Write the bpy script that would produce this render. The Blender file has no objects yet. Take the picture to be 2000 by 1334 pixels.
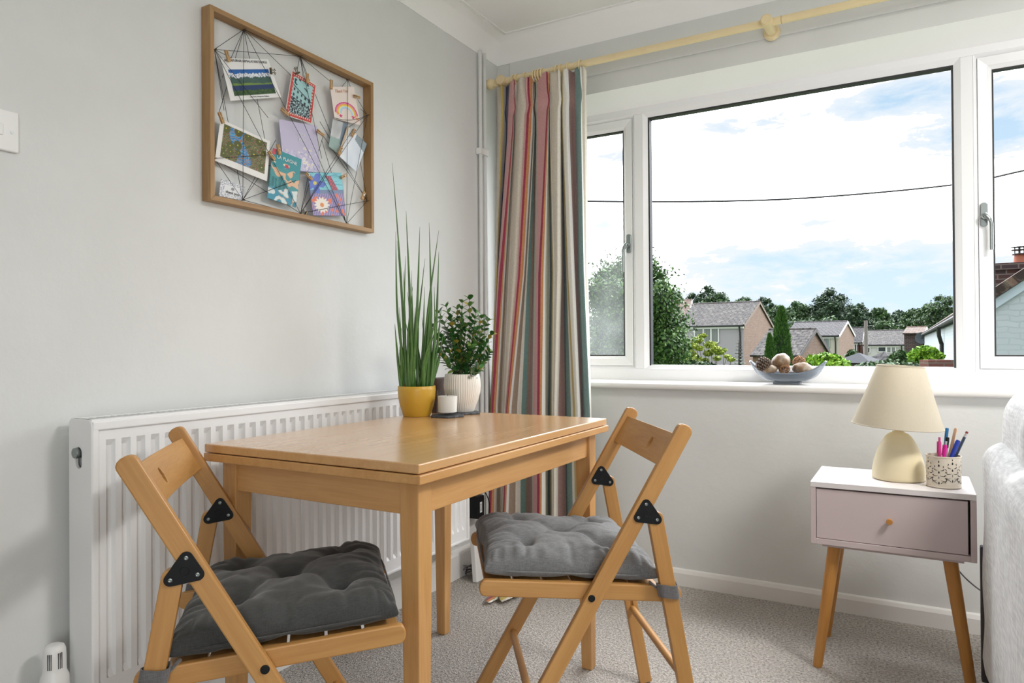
import bpy, bmesh, math, random
import numpy as np
from mathutils import Vector, Matrix, noise as mnoise
random.seed(7); rng = np.random.default_rng(7)
S = bpy.context.scene; COL = S.collection
PI = math.pi
# ------------------------------------------------------------------ camera
FPX, YAW, PIT, ROL = 1374.186, 0.5174527, 0.006307, -0.0065748
CP = Vector((1.64534, -2.76859, 0.95468))
_F = Vector((-math.sin(YAW)*math.cos(PIT), math.cos(YAW)*math.cos(PIT), math.sin(PIT)))
_R = Vector((math.cos(YAW), math.sin(YAW), 0)); _U = _R.cross(_F)
CR = _R*math.cos(ROL)+_U*math.sin(ROL); CU = -_R*math.sin(ROL)+_U*math.cos(ROL); CF = _F
cd = bpy.data.cameras.new('camera'); cam = bpy.data.objects.new('camera', cd); COL.objects.link(cam)
cd.sensor_width = 36; cd.lens = 36*FPX/2000; cd.clip_start = .05; cd.clip_end = 600
cam.matrix_world = Matrix(((CR.x, CU.x, -CF.x, CP.x), (CR.y, CU.y, -CF.y, CP.y), (CR.z, CU.z, -CF.z, CP.z), (0, 0, 0, 1)))
S.camera = cam
def ray(px, py): return CF+CR*((px-1000)/FPX)-CU*((py-667)/FPX)
def at(px, py, depth): return CP+ray(px, py)*depth
def on(px, py, ax, val):
    d = ray(px, py); i = 'xyz'.index(ax); return CP+d*((val-CP[i])/d[i])
def pxof(p):
    d = Vector(p)-CP; z = d.dot(CF); return (1000+FPX*d.dot(CR)/z, 667-FPX*d.dot(CU)/z)
# ------------------------------------------------------------------ colour management
S.view_settings.view_transform = 'Standard'; S.view_settings.look = 'None'
S.view_settings.gamma = 1; S.view_settings.exposure = 0.56; S.view_settings.use_curve_mapping = False
S.cycles.max_bounces = 10; S.cycles.diffuse_bounces = 6; S.cycles.glossy_bounces = 4
S.cycles.transparent_max_bounces = 12; S.cycles.sample_clamp_indirect = 6
# ------------------------------------------------------------------ node helper
class NT:
    def __init__(s, tree): s.t = tree; s.n = tree.nodes; s.l = tree.links
    def new(s, ty, **kw):
        nd = s.n.new(ty)
        for k, v in kw.items():
            if k == 'inp':
                for a, b in v.items():
                    if hasattr(b, 'is_output'): s.l.new(b, nd.inputs[a])
                    else: nd.inputs[a].default_value = b
            else: setattr(nd, k, v)
        return nd
    def m(s, op, a, b=0.0, c=0.0, clamp=False):
        nd = s.n.new('ShaderNodeMath'); nd.operation = op; nd.use_clamp = clamp
        for i, v in enumerate((a, b, c)):
            if hasattr(v, 'is_output'): s.l.new(v, nd.inputs[i])
            else: nd.inputs[i].default_value = v
        return nd.outputs[0]
    def mix(s, f, a, b):
        nd = s.n.new('ShaderNodeMix'); nd.data_type = 'RGBA'
        for k, v in ((0, f), (6, a), (7, b)):
            if hasattr(v, 'is_output'): s.l.new(v, nd.inputs[k])
            else: nd.inputs[k].default_value = v if k == 0 else (v[0], v[1], v[2], 1)
        return nd.outputs[2]
    def ramp(s, f, stops, interp='LINEAR'):
        nd = s.n.new('ShaderNodeValToRGB'); cr = nd.color_ramp; cr.interpolation = interp
        while len(cr.elements) < len(stops): cr.elements.new(.5)
        for e, (p, c) in zip(cr.elements, stops):
            e.position = p; e.color = (c[0], c[1], c[2], 1) if hasattr(c, '__len__') else (c, c, c, 1)
        s.l.new(f, nd.inputs[0]); return nd.outputs[0]
def lin(r, g, b):
    f = lambda c: (c/255/12.92) if c/255 <= .04045 else ((c/255+.055)/1.055)**2.4
    return (f(r), f(g), f(b))
# ------------------------------------------------------------------ world: broken bright cloud over pale blue
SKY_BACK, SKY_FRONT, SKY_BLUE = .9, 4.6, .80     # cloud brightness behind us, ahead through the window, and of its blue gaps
W = bpy.data.worlds.new('sky'); S.world = W; W.use_nodes = True
w = NT(W.node_tree); w.n.clear()
tc = w.new('ShaderNodeTexCoord'); sep = w.new('ShaderNodeSeparateXYZ', inp={0: tc.outputs['Generated']})
vx, vy, vz = sep.outputs
az = w.m('ARCTAN2', vx, vy); el = w.m('ARCSINE', vz)
cmb = w.new('ShaderNodeCombineXYZ', inp={0: az, 1: w.m('MULTIPLY', el, 3.0), 2: 0.0})
n1 = w.new('ShaderNodeTexNoise', inp={'Vector': cmb.outputs[0], 'Scale': 8.0, 'Detail': 10.0, 'Roughness': .66, 'Distortion': .5})
n2 = w.new('ShaderNodeTexNoise', inp={'Vector': cmb.outputs[0], 'Scale': 24.0, 'Detail': 8.0, 'Roughness': .65, 'Distortion': .4})
def sky_patch(px, py, sx, sy, amp):
    d = ray(px, py).normalized(); a0 = math.atan2(d.x, d.y); e0 = math.asin(d.z)
    a = w.m('DIVIDE', w.m('SUBTRACT', az, a0), sx); b = w.m('DIVIDE', w.m('SUBTRACT', el, e0), sy)
    r2 = w.m('ADD', w.m('MULTIPLY', a, a), w.m('MULTIPLY', b, b))
    return w.m('MULTIPLY', w.m('EXPONENT', w.m('MULTIPLY', r2, -1.0)), amp)
tot = None
for args in [(1770, 190, .075, .022, .62), (1830, 275, .07, .018, .60), (1960, 240, .05, .05, .55), (1480, 245, .06, .012, .26),
             (1800, 580, .22, .035, .75), (1560, 575, .12, .030, .42), (1540, 500, .14, .016, .42), (1440, 530, .08, .020, .34), (1185, 440, .03, .02, .30), (1200, 310, .05, .012, .26), (1460, 235, .09, .014, .34), (1640, 440, .14, .016, .24),
             (1950, 560, .1, .03, .45), (1740, 510, .10, .020, .36)]:
    p = sky_patch(*args); tot = p if tot is None else w.m('ADD', tot, p)
nn = w.m('ADD', w.m('MULTIPLY', w.m('SUBTRACT', n1.outputs[0], .5), 4.2), w.m('MULTIPLY', w.m('SUBTRACT', n2.outputs[0], .5), 2.2))
blue = w.m('MULTIPLY', tot, w.m('MAXIMUM', w.m('ADD', nn, 1.0), 0.0), clamp=True)
# a gentle overall thinning of the cloud with its own pattern
blue = w.m('ADD', blue, w.m('MULTIPLY', w.m('SUBTRACT', n1.outputs[0], .57, clamp=True), .5), clamp=True)
bcol = w.mix(w.m('MULTIPLY', el, 2.6, clamp=True), (.66, .82, .97), (.40, .58, .76))
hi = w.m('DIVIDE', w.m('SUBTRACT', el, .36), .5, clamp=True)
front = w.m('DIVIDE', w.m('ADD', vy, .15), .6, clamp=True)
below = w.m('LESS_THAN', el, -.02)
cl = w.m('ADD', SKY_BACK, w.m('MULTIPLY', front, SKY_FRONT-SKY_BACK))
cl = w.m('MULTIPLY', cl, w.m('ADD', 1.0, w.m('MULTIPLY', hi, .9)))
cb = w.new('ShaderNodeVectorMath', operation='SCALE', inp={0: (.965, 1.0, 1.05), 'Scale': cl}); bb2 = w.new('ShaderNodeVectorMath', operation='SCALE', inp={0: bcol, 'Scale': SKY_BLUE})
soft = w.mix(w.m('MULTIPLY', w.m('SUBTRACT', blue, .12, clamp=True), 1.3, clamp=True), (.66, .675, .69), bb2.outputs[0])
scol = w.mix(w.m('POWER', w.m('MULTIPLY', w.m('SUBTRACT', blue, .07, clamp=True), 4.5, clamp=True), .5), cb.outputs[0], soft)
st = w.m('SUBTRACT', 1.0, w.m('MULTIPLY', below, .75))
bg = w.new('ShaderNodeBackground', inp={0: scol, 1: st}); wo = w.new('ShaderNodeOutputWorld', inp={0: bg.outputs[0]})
W.cycles.sampling_method = 'MANUAL'; W.cycles.sample_map_resolution = 1024
# ------------------------------------------------------------------ lights
def area(name, loc, size, sy, power, direction, color=(1, 1, 1), portal=False):
    L = bpy.data.lights.new(name, 'AREA'); L.shape = 'RECTANGLE'; L.size = size; L.size_y = sy; L.energy = power; L.color = color
    if portal: L.cycles.is_portal = True
    o = bpy.data.objects.new(name, L); COL.objects.link(o); o.location = loc
    o.rotation_euler = Vector(direction).to_track_quat('-Z', 'Y').to_euler(); return o
area('window_portal', (1.235, .17, 1.4), 2.36, 1.2, 1, (0, -1, 0), portal=True)
# added fill light set in the opening of the wall behind the camera
area('rear_fill_light', (3.65, -5.15, 1.15), 1.6, 2.1, 44, (.12, 1, .28), (.95, .985, 1.0))
area('ceiling_fill_light', (2.75, -1.25, 2.235), .5, .5, 34, (0, 0, -1), (1.0, .975, .94))  # added fill out of view, brightening the wall under the window
# ------------------------------------------------------------------ materials
def pmat(name, col, rough=.5, metal=0.0, spec=None, bump=None, vary=None, coat=0.0, sheen=0.0, sss=0.0, trans=0.0):
    """bump=(scale,strength,dist[,stretch])  vary=(scale,colour2,lo,hi[,stretch])"""
    m = bpy.data.materials.new(name); m.use_nodes = True; t = NT(m.node_tree); b = t.n['Principled BSDF']
    b.inputs['Base Color'].default_value = (*col, 1); b.inputs['Roughness'].default_value = rough; b.inputs['Metallic'].default_value = metal
    if spec is not None: b.inputs['Specular IOR Level'].default_value = spec
    b.inputs['Coat Weight'].default_value = coat; b.inputs['Sheen Weight'].default_value = sheen
    tcn = t.new('ShaderNodeTexCoord')
    def vec(st):
        if st is None: return tcn.outputs['Object']
        return t.new('ShaderNodeMapping', inp={0: tcn.outputs['Object'], 'Scale': st}).outputs[0]
    if vary:
        nz = t.new('ShaderNodeTexNoise', inp={'Vector': vec(vary[4] if len(vary) > 4 else None), 'Scale': vary[0], 'Detail': 5.0, 'Roughness': .6})
        f = t.ramp(nz.outputs[0], [(vary[2], 0), (vary[3], 1)])
        t.l.new(t.mix(f, col, vary[1]), b.inputs['Base Color'])
    if bump:
        nz = t.new('ShaderNodeTexNoise', inp={'Vector': vec(bump[3] if len(bump) > 3 else None), 'Scale': bump[0], 'Detail': 4.0, 'Roughness': .6})
        bp = t.new('ShaderNodeBump', inp={'Height': nz.outputs[0], 'Strength': bump[1], 'Distance': bump[2]})
        t.l.new(bp.outputs[0], b.inputs['Normal'])
    return m
def wood(name, c1, c2, rough=.38, sc=1.0, coat=.0, bump=.12):
    m = bpy.data.materials.new(name); m.use_nodes = True; t = NT(m.node_tree); b = t.n['Principled BSDF']
    tcn = t.new('ShaderNodeTexCoord'); oi = t.new('ShaderNodeObjectInfo')
    off = t.new('ShaderNodeVectorMath', operation='ADD', inp={0: tcn.outputs['Object']})
    cx = t.new('ShaderNodeCombineXYZ', inp={0: t.m('MULTIPLY', oi.outputs['Random'], 7.0), 1: t.m('MULTIPLY', oi.outputs['Random'], 3.0)})
    t.l.new(cx.outputs[0], off.inputs[1])
    mp = t.new('ShaderNodeMapping', inp={0: off.outputs[0], 'Scale': (2.2*sc, 26*sc, 26*sc)})
    a = t.new('ShaderNodeTexNoise', inp={'Vector': mp.outputs[0], 'Scale': 1.0, 'Detail': 5.0, 'Roughness': .6, 'Distortion': .6})
    mp2 = t.new('ShaderNodeMapping', inp={0: off.outputs[0], 'Scale': (9*sc, 260*sc, 260*sc)})
    a2 = t.new('ShaderNodeTexNoise', inp={'Vector': mp2.outputs[0], 'Scale': 1.0, 'Detail': 3.0})
    f = t.m('ADD', t.m('MULTIPLY', a.outputs[0], .75), t.m('MULTIPLY', a2.outputs[0], .3))
    c = t.ramp(f, [(.33, c2), (.68, c1)])
    t.l.new(c, b.inputs['Base Color']); b.inputs['Roughness'].default_value = rough; b.inputs['Coat Weight'].default_value = coat; b.inputs['Coat Roughness'].default_value = .2
    bp = t.new('ShaderNodeBump', inp={'Height': a2.outputs[0], 'Strength': bump, 'Distance': .0006}); t.l.new(bp.outputs[0], b.inputs['Normal'])
    return m
def fabric(name, c1, c2, scale=900, stripes=None, rough=.9, bumps=.5):
    m = pmat(name, c1, rough, sheen=.25); t = NT(m.node_tree); b = t.n['Principled BSDF']
    tcn = t.new('ShaderNodeTexCoord')
    w1 = t.new('ShaderNodeTexNoise', inp={'Vector': t.new('ShaderNodeMapping', inp={0: tcn.outputs['Object'], 'Scale': (1, 1, .12)}).outputs[0], 'Scale': scale, 'Detail': 2.0})
    w2 = t.new('ShaderNodeTexNoise', inp={'Vector': t.new('ShaderNodeMapping', inp={0: tcn.outputs['Object'], 'Scale': (.12, .12, 1)}).outputs[0], 'Scale': scale, 'Detail': 2.0})
    f = t.m('MULTIPLY', t.m('ADD', w1.outputs[0], w2.outputs[0]), .5)
    t.l.new(t.mix(t.ramp(f, [(.38, 0), (.62, 1)]), c1, c2), b.inputs['Base Color'])
    bp = t.new('ShaderNodeBump', inp={'Height': f, 'Strength': bumps, 'Distance': .0008}); t.l.new(bp.outputs[0], b.inputs['Normal'])
    return m
M = {}
M['wall'] = pmat('painted_wall', (.69, .70, .69), .75, bump=(28, .25, .004), vary=(3, (.665, .673, .662), .4, .6))
M['wall_side'] = M['wall']; M['farwall'] = pmat('bounce_cut_wall', (.34, .32, .29), .8)  # unseen far walls darkened to cut bounce light
M['ceiling'] = pmat('ceiling_paint', (.90, .90, .89), .8, bump=(60, .2, .002))
M['trim'] = pmat('white_gloss_paint', (.80, .79, .77), .35, bump=(40, .1, .002))
M['upvc'] = pmat('white_upvc', (.84, .84, .845), .28)
M['rubber'] = pmat('black_gasket', (.02, .02, .022), .6)
M['carpet'] = None
M['steel'] = pmat('satin_nickel', (.30, .33, .325), .36, 1.0)
M['rad'] = pmat('radiator_enamel', (.80, .80, .80), .3)
M['plastic'] = pmat('white_plastic', (.78, .78, .77), .35)
M['black'] = pmat('black_plastic', (.006, .0065, .008), .5, spec=.25)
M['dark'] = pmat('dark_print', (.05, .05, .055), .7)
M['beech'] = wood('varnished_beech', (.60, .335, .13), (.47, .235, .075), .36)
M['chairwood'] = wood('oiled_chair_beech', (.54, .29, .095), (.42, .20, .055), .42)
M['tabletop'] = wood('varnished_birch_top', (.62, .37, .165), (.50, .265, .10), .27, .5, .6, .015)
M['oak'] = wood('oak_frame', (.40, .24, .105), (.27, .145, .05), .5, 2.0)
M['pine'] = wood('pine_leg', (.62, .31, .085), (.48, .20, .04), .35, 1.2)
M['darkwood'] = wood('dark_brown_wood', (.10, .045, .025), (.05, .02, .01), .5)
M['cream'] = pmat('cream_painted_wood', (.80, .66, .40), .42, vary=(8, (.78, .63, .37), .4, .6))
M['cush'] = fabric('grey_cotton_twill', (.115, .118, .122), (.18, .183, .187), 700, bumps=.35)
M['cush2'] = fabric('charcoal_cotton_twill', (.036, .037, .036), (.055, .056, .055), 700, bumps=.35)
M['strap'] = fabric('grey_strap_cloth', (.10, .095, .095), (.15, .145, .15), 700)
M['yellowpot'] = pmat('mustard_ceramic', (.58, .345, .035), .38, vary=(4, (.53, .30, .03), .4, .6))
M['whitepot'] = pmat('ivory_ribbed_ceramic', (.72, .68, .62), .4)
M['soil'] = pmat('potting_soil', (.03, .02, .013), .9, bump=(90, 1, .01))
M['wax'] = pmat('candle_wax', (.78, .74, .70), .5)
M['slate'] = pmat('slate', (.05, .055, .065), .55, bump=(60, .8, .004))
M['lilac'] = pmat('pale_pink_laminate', (.63, .535, .545), .42)
M['lilac2'] = pmat('pale_white_laminate', (.78, .74, .75), .4)
M['gapdark'] = pmat('shadow_gap_lining', (.03, .028, .028), .7)
M['lampbase'] = pmat('cream_glazed_ceramic', (.76, .68, .47), .42, vary=(6, (.72, .63, .42), .42, .6))
M['sofa'] = fabric('light_grey_chenille', (.50, .50, .505), (.74, .74, .74), 140, bumps=.8)
M['sofadark'] = pmat('dark_grey_strip', (.09, .09, .10), .85)
M['paper'] = pmat('white_card_paper', (.80, .79, .77), .6)
M['string'] = pmat('black_cord', (.02, .022, .028), .8)
M['peg'] = wood('peg_pine', (.62, .40, .20), (.50, .29, .12), .5, 6)
M['bronze'] = pmat('bronze_clip_metal', (.13, .10, .06), .4, .9)
M['white_print'] = pmat('white_ink', (.82, .84, .86), .6)
def glassmat(name, haze=0.0, tint=(1, 1, 1)):
    m = bpy.data.materials.new(name); m.use_nodes = True; t = NT(m.node_tree); t.n.clear()
    tr = t.new('ShaderNodeBsdfTransparent', inp={0: (*tint, 1)}); gl = t.new('ShaderNodeBsdfGlossy', inp={0: (1, 1, 1, 1), 'Roughness': .02})
    fr = t.new('ShaderNodeFresnel', inp={0: 1.14}); geo = t.new('ShaderNodeNewGeometry')
    f = t.m('MULTIPLY', fr.outputs[0], t.m('SUBTRACT', 1.0, t.m('MULTIPLY', geo.outputs['Backfacing'], .999)))
    mx = t.new('ShaderNodeMixShader', inp={0: f, 1: tr.outputs[0], 2: gl.outputs[0]}); last = mx
    if haze > 0:
        tcn = t.new('ShaderNodeTexCoord'); nz = t.new('ShaderNodeTexNoise', inp={'Vector': tcn.outputs['Object'], 'Scale': 5.0, 'Detail': 5.0, 'Roughness': .5})
        sx = t.new('ShaderNodeSeparateXYZ', inp={0: tcn.outputs['Object']})
        hz = t.m('MULTIPLY', t.m('SUBTRACT', 1.62, sx.outputs[2], clamp=True), t.m('MULTIPLY', nz.outputs[0], haze*2))
        df = t.new('ShaderNodeBsdfTranslucent', inp={0: (.9, .93, .92, 1)})
        last = t.new('ShaderNodeMixShader', inp={0: hz, 1: mx.outputs[0], 2: df.outputs[0]})
    t.new('ShaderNodeOutputMaterial', inp={0: last.outputs[0]}); return m
M['glass'] = glassmat('window_glass'); M['dirtyglass'] = glassmat('dusty_window_glass', .09)
def clearglass(name, col, rough=.0, ior=1.45):
    m = pmat(name, col, rough); b = m.node_tree.nodes['Principled BSDF']; b.inputs['Transmission Weight'].default_value = 1; b.inputs['IOR'].default_value = ior; return m
M['jar'] = glassmat('clear_jar_glass', 0, (.95, .96, .96))
M['smoke'] = pmat('smoked_glass', (.15, .185, .23), .08, trans=0)
_b = M['smoke'].node_tree.nodes['Principled BSDF']; _b.inputs['Alpha'].default_value = .72; _b.inputs['Coat Weight'].default_value = .5
# carpet
m = bpy.data.materials.new('twist_pile_carpet'); m.use_nodes = True; t = NT(m.node_tree); b = t.n['Principled BSDF']
tcn = t.new('ShaderNodeTexCoord'); v1 = t.new('ShaderNodeTexVoronoi', inp={'Vector': tcn.outputs['Object'], 'Scale': 210.0, 'Randomness': 1.0})
nz = t.new('ShaderNodeTexNoise', inp={'Vector': tcn.outputs['Object'], 'Scale': 125.0, 'Detail': 5.0, 'Roughness': .8}); nb = t.new('ShaderNodeTexNoise', inp={'Vector': tcn.outputs['Object'], 'Scale': 3.0, 'Detail': 3.0})
rc = t.ramp(nz.outputs[0], [(.34, (.13, .11, .095)), (.47, (.46, .425, .385)), (.60, (.76, .72, .67))])
rc2 = t.mix(t.ramp(nb.outputs[0], [(.35, 0), (.65, .25)]), rc, (.40, .36, .325))
t.l.new(rc2, b.inputs['Base Color']); b.inputs['Roughness'].default_value = .95
bp = t.new('ShaderNodeBump', inp={'Height': t.m('ADD', v1.outputs['Distance'], nz.outputs[0]), 'Strength': 1.0, 'Distance': .005}); t.l.new(bp.outputs[0], b.inputs['Normal'])
M['carpet'] = m
# ------------------------------------------------------------------ object helpers
def tag(o, label=None, cat=None, group=None, kind=None):
    if label: o['label'] = label
    if cat: o['category'] = cat
    if group: o['group'] = group
    if kind: o['kind'] = kind
    return o
def thing(name, label, cat, loc=(0, 0, 0), rz=0, group=None):
    o = bpy.data.objects.new(name, None); COL.objects.link(o); o.empty_display_size = .05
    o.location = loc; o.rotation_euler = (0, 0, rz); return tag(o, label, cat, group)
def obj(name, bm, mats, parent=None, mtx=None, smooth=False, bevel=0, seg=2, label=None):
    me = bpy.data.meshes.new(name)
    if isinstance(bm, bmesh.types.BMesh):
        bmesh.ops.recalc_face_normals(bm, faces=bm.faces[:]) if getattr(bm, 'faces', None) and not smooth == 'keep' else None
        bm.to_mesh(me); bm.free()
    else:
        me.from_pydata(*bm); me.update()
    for mt in (mats if isinstance(mats, (list, tuple)) else [mats]): me.materials.append(mt)
    if smooth:
        me.shade_smooth()
        if smooth != 'all' and smooth != 'keep': me.set_sharp_from_angle(angle=math.radians(42 if smooth is True else smooth))
    o = bpy.data.objects.new(name, me); COL.objects.link(o)
    if parent is not None: o.parent = parent
    if mtx is not None: o.matrix_local = mtx
    if bevel:
        md = o.modifiers.new('edge', 'BEVEL'); md.width = bevel; md.segments = seg; md.limit_method = 'ANGLE'; md.angle_limit = math.radians(50)
    if label: o['label'] = label
    return o
def struct(name, bm, m, **kw): return tag(obj(name, bm, m, **kw), kind='structure')
def B(): return bmesh.new()
def box(bm, x0, x1, y0, y1, z0, z1, mi=0):
    v = [bm.verts.new(p) for p in ((x0, y0, z0), (x1, y0, z0), (x1, y1, z0), (x0, y1, z0), (x0, y0, z1), (x1, y0, z1), (x1, y1, z1), (x0, y1, z1))]
    for f in ((0, 3, 2, 1), (4, 5, 6, 7), (0, 1, 5, 4), (1, 2, 6, 5), (2, 3, 7, 6), (3, 0, 4, 7)):
        bm.faces.new([v[i] for i in f]).material_index = mi
    return bm
def mbox(*a): return box(B(), *a)
def frame_mtx(p0, xdir, ydir):
    x = Vector(xdir).normalized(); y = Vector(ydir); y = (y-x*y.dot(x)).normalized(); z = x.cross(y)
    return Matrix(((x.x, y.x, z.x, p0[0]), (x.y, y.y, z.y, p0[1]), (x.z, y.z, z.z, p0[2]), (0, 0, 0, 1)))
def prism(pts, z0, z1, bm=None, mi=0):
    bm = bm or B(); a = [bm.verts.new((x, y, z0)) for x, y in pts]; b = [bm.verts.new((x, y, z1)) for x, y in pts]; n = len(pts)
    bm.faces.new(a[::-1]).material_index = mi; bm.faces.new(b).material_index = mi
    for i in range(n): bm.faces.new((a[i], a[(i+1) % n], b[(i+1) % n], b[i])).material_index = mi
    return bm
def stadium(L, w, r0=1, r1=1, n=8):
    """outline along +x from 0 to L, width w, with round ends"""
    h = w/2; p = []
    if r1: p += [(L-h*.75+h*.75*math.cos(a), h*math.sin(a)) for a in np.linspace(-PI/2, PI/2, n)]
    else: p += [(L, -h), (L, h)]
    if r0: p += [(h*.75-h*.75*math.cos(a), h*math.sin(a)) for a in np.linspace(PI/2, -PI/2, n)]
    else: p += [(0, h), (0, -h)]
    return p
def lathe(prof, n=48, bm=None, ribs=None, mi=0, cap=True):
    bm = bm or B(); rings = []
    for r, z in prof:
        if r < 1e-6: rings.append([bm.verts.new((0, 0, z))]); continue
        ring = []
        for i in range(n):
            a = 2*PI*i/n; rr = r*(1+(ribs[1]*math.cos(ribs[0]*a) if ribs else 0)); ring.append(bm.verts.new((rr*math.cos(a), rr*math.sin(a), z)))
        rings.append(ring)
    for a, b in zip(rings, rings[1:]):
        if len(a) == 1 and len(b) == 1: continue
        for i in range(n):
            j = (i+1) % n
            if len(a) == 1: f = (a[0], b[j], b[i])
            elif len(b) == 1: f = (a[i], a[j], b[0])
            else: f = (a[i], a[j], b[j], b[i])
            bm.faces.new(f).material_index = mi
    return bm
def cyl(bm, p0, p1, r0, r1=None, n=16, mi=0, caps=True):
    r1 = r0 if r1 is None else r1; p0 = Vector(p0); p1 = Vector(p1); d = (p1-p0).normalized()
    u = d.orthogonal().normalized(); v = d.cross(u); A = []; Bq = []
    for i in range(n):
        a = 2*PI*i/n; k = u*math.cos(a)+v*math.sin(a); A.append(bm.verts.new(p0+k*r0)); Bq.append(bm.verts.new(p1+k*r1))
    for i in range(n):
        j = (i+1) % n; bm.faces.new((A[i], A[j], Bq[j], Bq[i])).material_index = mi
    if caps: bm.faces.new(A[::-1]).material_index = mi; bm.faces.new(Bq).material_index = mi
    return bm
def tube(bm, pts, rad, n=8, mi=0, flat=1.0):
    pts = [Vector(p) for p in pts]; N = len(pts); rs = rad if hasattr(rad, '__len__') else [rad]*N
    u = None; rings = []
    for i, p in enumerate(pts):
        d = (pts[min(i+1, N-1)]-pts[max(i-1, 0)]).normalized()
        if u is None: u = d.orthogonal().normalized()
        u = (u-d*u.dot(d)).normalized(); v = d.cross(u)
        rings.append([bm.verts.new(p+(u*math.cos(2*PI*k/n)+v*math.sin(2*PI*k/n)*flat)*rs[i]) for k in range(n)])
    for a, b in zip(rings, rings[1:]):
        for k in range(n): bm.faces.new((a[k], a[(k+1) % n], b[(k+1) % n], b[k])).material_index = mi
    bm.faces.new(rings[0][::-1]).material_index = mi; bm.faces.new(rings[-1]).material_index = mi
    return bm
def bez(pts, n=8):
    """Catmull-Rom through pts"""
    P = [Vector(p) for p in pts]; P = [P[0]*2-P[1]]+P+[P[-1]*2-P[-2]]; out = []
    for i in range(1, len(P)-2):
        for k in range(n):
            t_ = k/n; a, b, c, d = P[i-1:i+3]
            out.append(.5*((2*b)+(c-a)*t_+(2*a-5*b+4*c-d)*t_*t_+(-a+3*b-3*c+d)*t_**3))
    out.append(P[-2]); return out
def sphere(bm, c, r, sx=1, sy=1, sz=1, n=16, mi=0, bumpy=0, seed=0):
    r_ = bmesh.ops.create_uvsphere(bm, u_segments=n, v_segments=max(6, n//2), radius=1)
    for v in r_['verts']:
        k = 1+(bumpy*mnoise.noise(v.co*1.7+Vector((seed, seed*2, 0))) if bumpy else 0)
        v.co = Vector((c[0]+v.co.x*r*sx*k, c[1]+v.co.y*r*sy*k, c[2]+v.co.z*r*sz*k))
    for f in {f for v in r_['verts'] for f in v.link_faces}: f.material_index = mi
    return bm
def cut(o, cutter_bm):
    """subtract a cutter from o for good (the cutter is thrown away)"""
    bpy.context.view_layer.update()
    me = bpy.data.meshes.new('tmp'); bmesh.ops.recalc_face_normals(cutter_bm, faces=cutter_bm.faces[:]); cutter_bm.to_mesh(me); cutter_bm.free()
    c = bpy.data.objects.new('tmp', me); COL.objects.link(c); c.parent = o.parent; c.matrix_local = o.matrix_local
    md = o.modifiers.new('cut', 'BOOLEAN'); md.operation = 'DIFFERENCE'; md.object = c; md.solver = 'EXACT'
    bv = [m_ for m_ in o.modifiers if m_.type == 'BEVEL']
    for m_ in bv: m_.show_viewport = False
    bpy.context.view_layer.update(); dg = bpy.context.evaluated_depsgraph_get()
    nm = bpy.data.meshes.new_from_object(o.evaluated_get(dg)); o.modifiers.remove(md); old = o.data; nm.name = old.name; o.data = nm
    for m_ in bv: m_.show_viewport = True
    bpy.data.objects.remove(c); bpy.data.meshes.remove(me)
def dup(root, loc=None, rz=None, label=None, group=None):
    r = root.copy(); COL.objects.link(r)
    if loc is not None: r.location = loc
    if rz is not None: r.rotation_euler = (0, 0, rz)
    if label: r['label'] = label
    if group: r['group'] = group
    for ch in list(root.children):
        c = ch.copy(); COL.objects.link(c); c.parent = r; c.matrix_parent_inverse = ch.matrix_parent_inverse.copy()
        for g in ch.children:
            d = g.copy(); COL.objects.link(d); d.parent = c; d.matrix_parent_inverse = g.matrix_parent_inverse.copy()
    return r
def text_mesh(s, size, font_extrude=.0002, align='CENTER', shear=0.0):
    cu = bpy.data.curves.new('t', 'FONT'); cu.body = s; cu.size = size; cu.extrude = font_extrude; cu.align_x = align; cu.align_y = 'CENTER'; cu.shear = shear; cu.resolution_u = 3
    o = bpy.data.objects.new('t', cu); COL.objects.link(o); bpy.context.view_layer.update()
    me = bpy.data.meshes.new_from_object(o.evaluated_get(bpy.context.evaluated_depsgraph_get())); bpy.data.objects.remove(o); bpy.data.curves.remove(cu)
    return me
def lettering(s, size, mat, parent, mtx, shear=0.0, name='lettering'):
    me = text_mesh(s, size, shear=shear); me.materials.clear(); me.materials.append(mat)
    o = bpy.data.objects.new(name, me); COL.objects.link(o); o.parent = parent; o.matrix_local = mtx; return o
# ================================================================== THE ROOM
XR, YB, ZC = 4.6, -5.2, 2.328
RX0, RX1, RZ0, RZ1 = .07, 2.41, .775, 2.025       # window recess in the far wall
bm = B()
box(bm, -.25, RX0, 0, .22, 0, 2.5); box(bm, RX1, XR+.2, 0, .22, 0, 2.5); box(bm, RX0, RX1, 0, .22, 0, RZ0)
a = [(0, RZ1), (0, 2.5), (.22, 2.5), (.22, 1.972), (.125, 1.972)]; m0 = len(bm.faces)       # lintel with a sloping soffit
v0 = [bm.verts.new((RX0, y, z)) for y, z in a]; v1 = [bm.verts.new((RX1, y, z)) for y, z in a]
bm.faces.new(v0[::-1]); bm.faces.new(v1)
for i in range(5): bm.faces.new((v0[i], v0[(i+1) % 5], v1[(i+1) % 5], v1[i]))
bm.normal_update()
for fc in bm.faces:
    c_ = fc.calc_center_median()
    if RX0-.001 < c_.x < RX1+.001 and .001 < c_.y < .15 and c_.z > .76: fc.material_index = 1
struct('wall_back', bm, [M['wall'], M['ceiling']])
struct('wall_left', mbox(-.2, 0, YB-.2, 0, 0, 2.5), M['wall_side'])
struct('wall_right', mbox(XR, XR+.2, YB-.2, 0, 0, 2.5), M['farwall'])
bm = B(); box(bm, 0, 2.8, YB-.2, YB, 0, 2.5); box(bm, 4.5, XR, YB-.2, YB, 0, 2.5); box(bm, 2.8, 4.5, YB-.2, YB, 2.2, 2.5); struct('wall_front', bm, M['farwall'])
struct('ceiling', mbox(-.2, XR+.2, YB-.2, .2, ZC, ZC+.1), M['ceiling'])
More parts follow.
